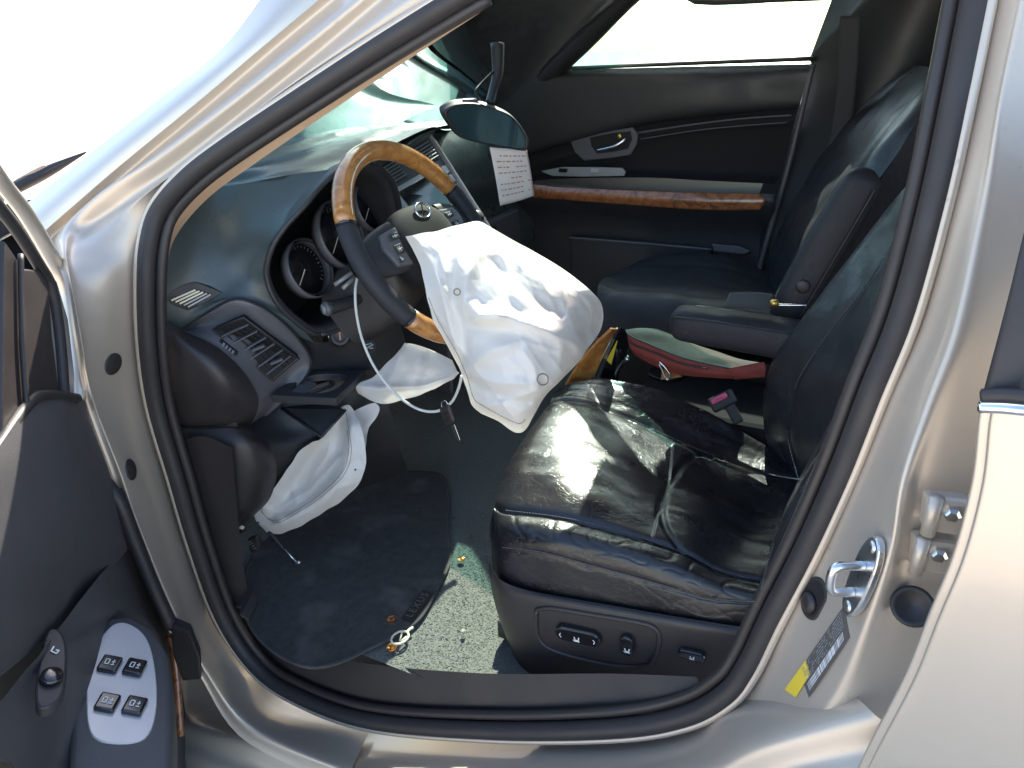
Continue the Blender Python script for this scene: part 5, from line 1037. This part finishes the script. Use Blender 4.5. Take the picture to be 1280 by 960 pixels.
F2 = [[(470, 504, -.47), (460, 506, -.475), (446, 512, -.48), (440, 516, -.485)], [(474, 512, -.475), (464, 520, -.48), (450, 526, -.485), (442, 528, -.495)], [(462, 535, -.485), (456, 538, -.49), (450, 540, -.495), (444, 545, -.50)], [(457, 560, -.505), (454, 562, -.505), (451, 563, -.51), (448, 566, -.51)]]
clothbag('tail', F2, [], M['cloth'], fp_, 30, 24, puff=.004, amp=.003, seed=50)

# white cable and key hanging from it
cb = thing('cable', 'white cable looping down from the wheel to below the airbag', 'cable', A(500, 490, -.50))
tube('wire', AY([(447, 345, -.47), (444, 365, -.49), (446, 395, -.50), (454, 428, -.505), (470, 462, -.505), (494, 492, -.50), (522, 511, -.495), (546, 514, -.49), (564, 503, -.49), (573, 486, -.50), (577, 470, -.51)]), .0028, M['cable'], cb, 8, 70)
ky = thing('car_key', 'car key with black fob and steel blade hanging on the white cable', 'key', A(560, 520, -.49))
c = A(560, 518, -.49); kx = (A(568, 514, -.49)-c).normalized(); kyv = (c-A(568, 540, -.49)).normalized(); kz = kx.cross(kyv); kz = kz if kz.dot(CP-c) > 0 else -kz
fob = box('fob', c, kx*.014, kyv*.019, kz*.006, M['plastic_br'], ky, .005, bseg=3)
box('fob_button', c+kz*.0055+kyv*.004, kx*.007, kyv*.004, kz*.0015, M['black'], fob, .001)
box('fob_button', c+kz*.0055-kyv*.007, kx*.007, kyv*.004, kz*.0015, M['black'], fob, .001)
box('blade', A(570, 541, -.485), kx*.0045, kyv*.017, kz*.0013, M['steel'], ky, .0006)
tube('key_ring', [c+kyv*.02+kx*(.008*math.cos(t))+kyv*(.008*math.sin(t)) for t in [2*math.pi*k/16 for k in range(17)]], .0012, M['steel'], ky, 6)

# ================================================================== FOOTWELL
hl = thing('bonnet_release', 'small black bonnet release lever with white mark low on the kick panel', 'lever', A(318, 690, -.66))
c = A(319, 679, -.665); lx = (A(330, 676, -.665)-c).normalized(); ly = (A(316, 664, -.665)-c).normalized(); lz = lx.cross(ly); lz = lz if lz.dot(CP-c) > 0 else -lz
lev = box('handle', c, lx*.016, ly*.019, lz*.008, M['plastic_br'], hl, .004)
strokes('bonnet_mark', [(-.006, .008, .004, .010), (-.006, .003, .005, .005), (-.005, -.003, .006, -.001), (-.004, -.008, .002, -.007), (.003, -.012, .006, -.006)], c+lz*.0082, lx, ly, .0018, M['ltgrey'], lev)
box('bracket', A(298, 660, -.675), lx*.020, ly*.014, lz*.007, M['plastic'], hl, .004)
tube('pivot', AY([(296, 656, -.69), (304, 660, -.69)]), .004, M['cream'], hl, 8)
rod = thing('pedal_rod', 'thin rod with a bright metal tip below the knee airbag', 'rod', A(360, 690, -.60))
tube('sleeve', AY([(336, 664, -.61), (346, 676, -.61), (355, 686, -.61)]), [.003, .0045, .004], M['plastic'], rod, 8, 8)
tube('shaft', AY([(354, 685, -.61), (371, 703, -.61)]), .0022, M['steel'], rod, 8)
tube('tip', AY([(368, 706, -.61), (375, 702, -.61)]), .0045, M['steel'], rod, 8)
# pedals in the dark
pe = thing('brake_pedal', 'black brake pedal in the dark footwell behind the airbag', 'pedal', V((-.30, -.36, .45)))
box('pad', V((-.26, -.36, .49)), V((.012, 0, .02)), V((0, .055, 0)), V((-.02, 0, .035)), M['rubber'], pe, .006)
tube('arm', [V((-.27, -.36, .51)), V((-.34, -.36, .62)), V((-.42, -.36, .75))], .010, M['plastic'], pe, 8, 8)
# floor mat
MZ = FZ+.010
mt = thing('floor_mat', 'black carpet floor mat lying in the driver footwell', 'floor mat', V((-.1, -.55, FZ)))
mo = [AZ(304, 742, MZ), AZ(318, 790, MZ), AZ(362, 826, MZ), AZ(408, 832, MZ), AZ(470, 806, MZ), AZ(520, 778, MZ), AZ(545, 738, MZ), AZ(562, 700, MZ), AZ(560, 660, MZ), AZ(560, 615, MZ), AZ(540, 590, MZ), AZ(430, 600, MZ), AZ(350, 655, MZ), AZ(318, 690, MZ)]
mat_o = slab('pile', mo, V((0, 0, -.008)), M['matm'], mt, .003, n=90)
edge = spline([p+V((0, 0, -.001)) for p in mo], 120, True); tube('bound_edge', edge+[edge[0]], .0030, M['matm'], mt, 8)
tgx = (AZ(538, 738, MZ)-AZ(508, 778, MZ)).normalized(); c = AZ(522, 758, MZ)
lab = box('woven_tag', c+V((0, 0, .002)), tgx*.045, V((0, 0, 1)).cross(tgx)*.013, V((0, 0, .0012)), M['black'], mt, .001)
text('tag_letters', 'LEXUS', c+V((0, 0, .0036)), tgx, V((0, 0, 1)).cross(tgx), .022, M['grey'], lab, space=1.25)
lo = [AZ(302, 745, MZ+.02), AZ(318, 738, MZ+.02), AZ(322, 752, MZ+.01), AZ(312, 775, MZ+.005), AZ(300, 768, MZ+.02)]
slab('folded_corner', lo, V((0, 0, -.006)), M['rubber'], mt, .002)
# heap of small things
def coin(name, label, px, py, z, r, m):
    t = thing(name, label, 'coin', AZ(px, py, z), 'coins on the floor'); c = AZ(px, py, z)+V((0, 0, .0012))
    lathe('disc', c, V((1, 0, 0)), V((0, 1, .12)).normalized(), [(r, -.001), (r, .0006), (r*.94, .0008), (r*.92, .0003), (.001, .0003)], m, t, 28)
    lathe('relief', c+V((r*.05, 0, .0004)), V((1, 0, 0)), V((0, 1, .12)).normalized(), [(r*.55, 0), (r*.45, .0005), (.001, .0006)], m, t, 10)
coin('coin', 'dull brown coin lying on the dark floor mat', 490, 775, MZ, .0105, M['copper'])
coin('coin', 'bright copper coin lying in the sunlit carpet under the oval charm', 490, 809, FZ+.008, .0100, M['copper2'])
coin('coin', 'orange coin lying on the sunlit carpet nearest the seat', 577, 699, FZ+.008, .0075, M['copper2'])
em = thing('oval_charm', 'cream oval charm with a slanted stroke lying beside the mat tag', 'charm', AZ(500, 798, FZ+.008))
c = AZ(500, 797, FZ+.012); ex = (AZ(512, 790, FZ+.012)-AZ(490, 806, FZ+.012)).normalized(); ey = V((0, 0, 1)).cross(ex)
tube('ring', [c+ex*(.018*math.cos(t))+ey*(.0145*math.sin(t)) for t in [2*math.pi*k/32 for k in range(33)]], .0022, M['cream'], em, 8)
tube('stroke', [c+ex*.012+ey*.008, c-ex*.006-ey*.006, c-ex*.004-ey*.009, c+ex*.010-ey*.008], .0020, M['cream'], em, 8)
tube('link', [c+ex*.018, c+ex*.026+ey*.002, c+ex*.034+ey*.001], .0028, M['cream'], em, 8, 8)
# crumbs, leaves and grit on the carpet, each its own piece
for k, (px, py) in enumerate(((567, 648), (603, 642), (588, 672), (580, 790))):
    c = AZ(px, py, FZ+.010); a = random.uniform(0, 3); r = random.uniform(.004, .009)
    t = slab('leaf_scrap', [c+V((math.cos(a+q)*r*s, math.sin(a+q)*r*s, random.uniform(0, .003))) for q, s in ((0, 1), (1.2, .5), (2.4, .8), (3.6, .45), (4.8, .7))], V((0, 0, -.001)), M['plastic_br'], None, 0)
    tag(t, ('black scrap on the sunlit carpet ' + ('below the airbag, left one', 'below the airbag, beside the seat', 'halfway down the carpet strip')[k]) if k < 3 else ('dark scrap on the shaded carpet near the seat cover', 'dark scrap beside the seat front corner', 'grey scrap lying on the floor mat centre', 'dark scrap at the lowest edge of the sunlit carpet')[k-3], 'scrap', 'scraps on the floor')
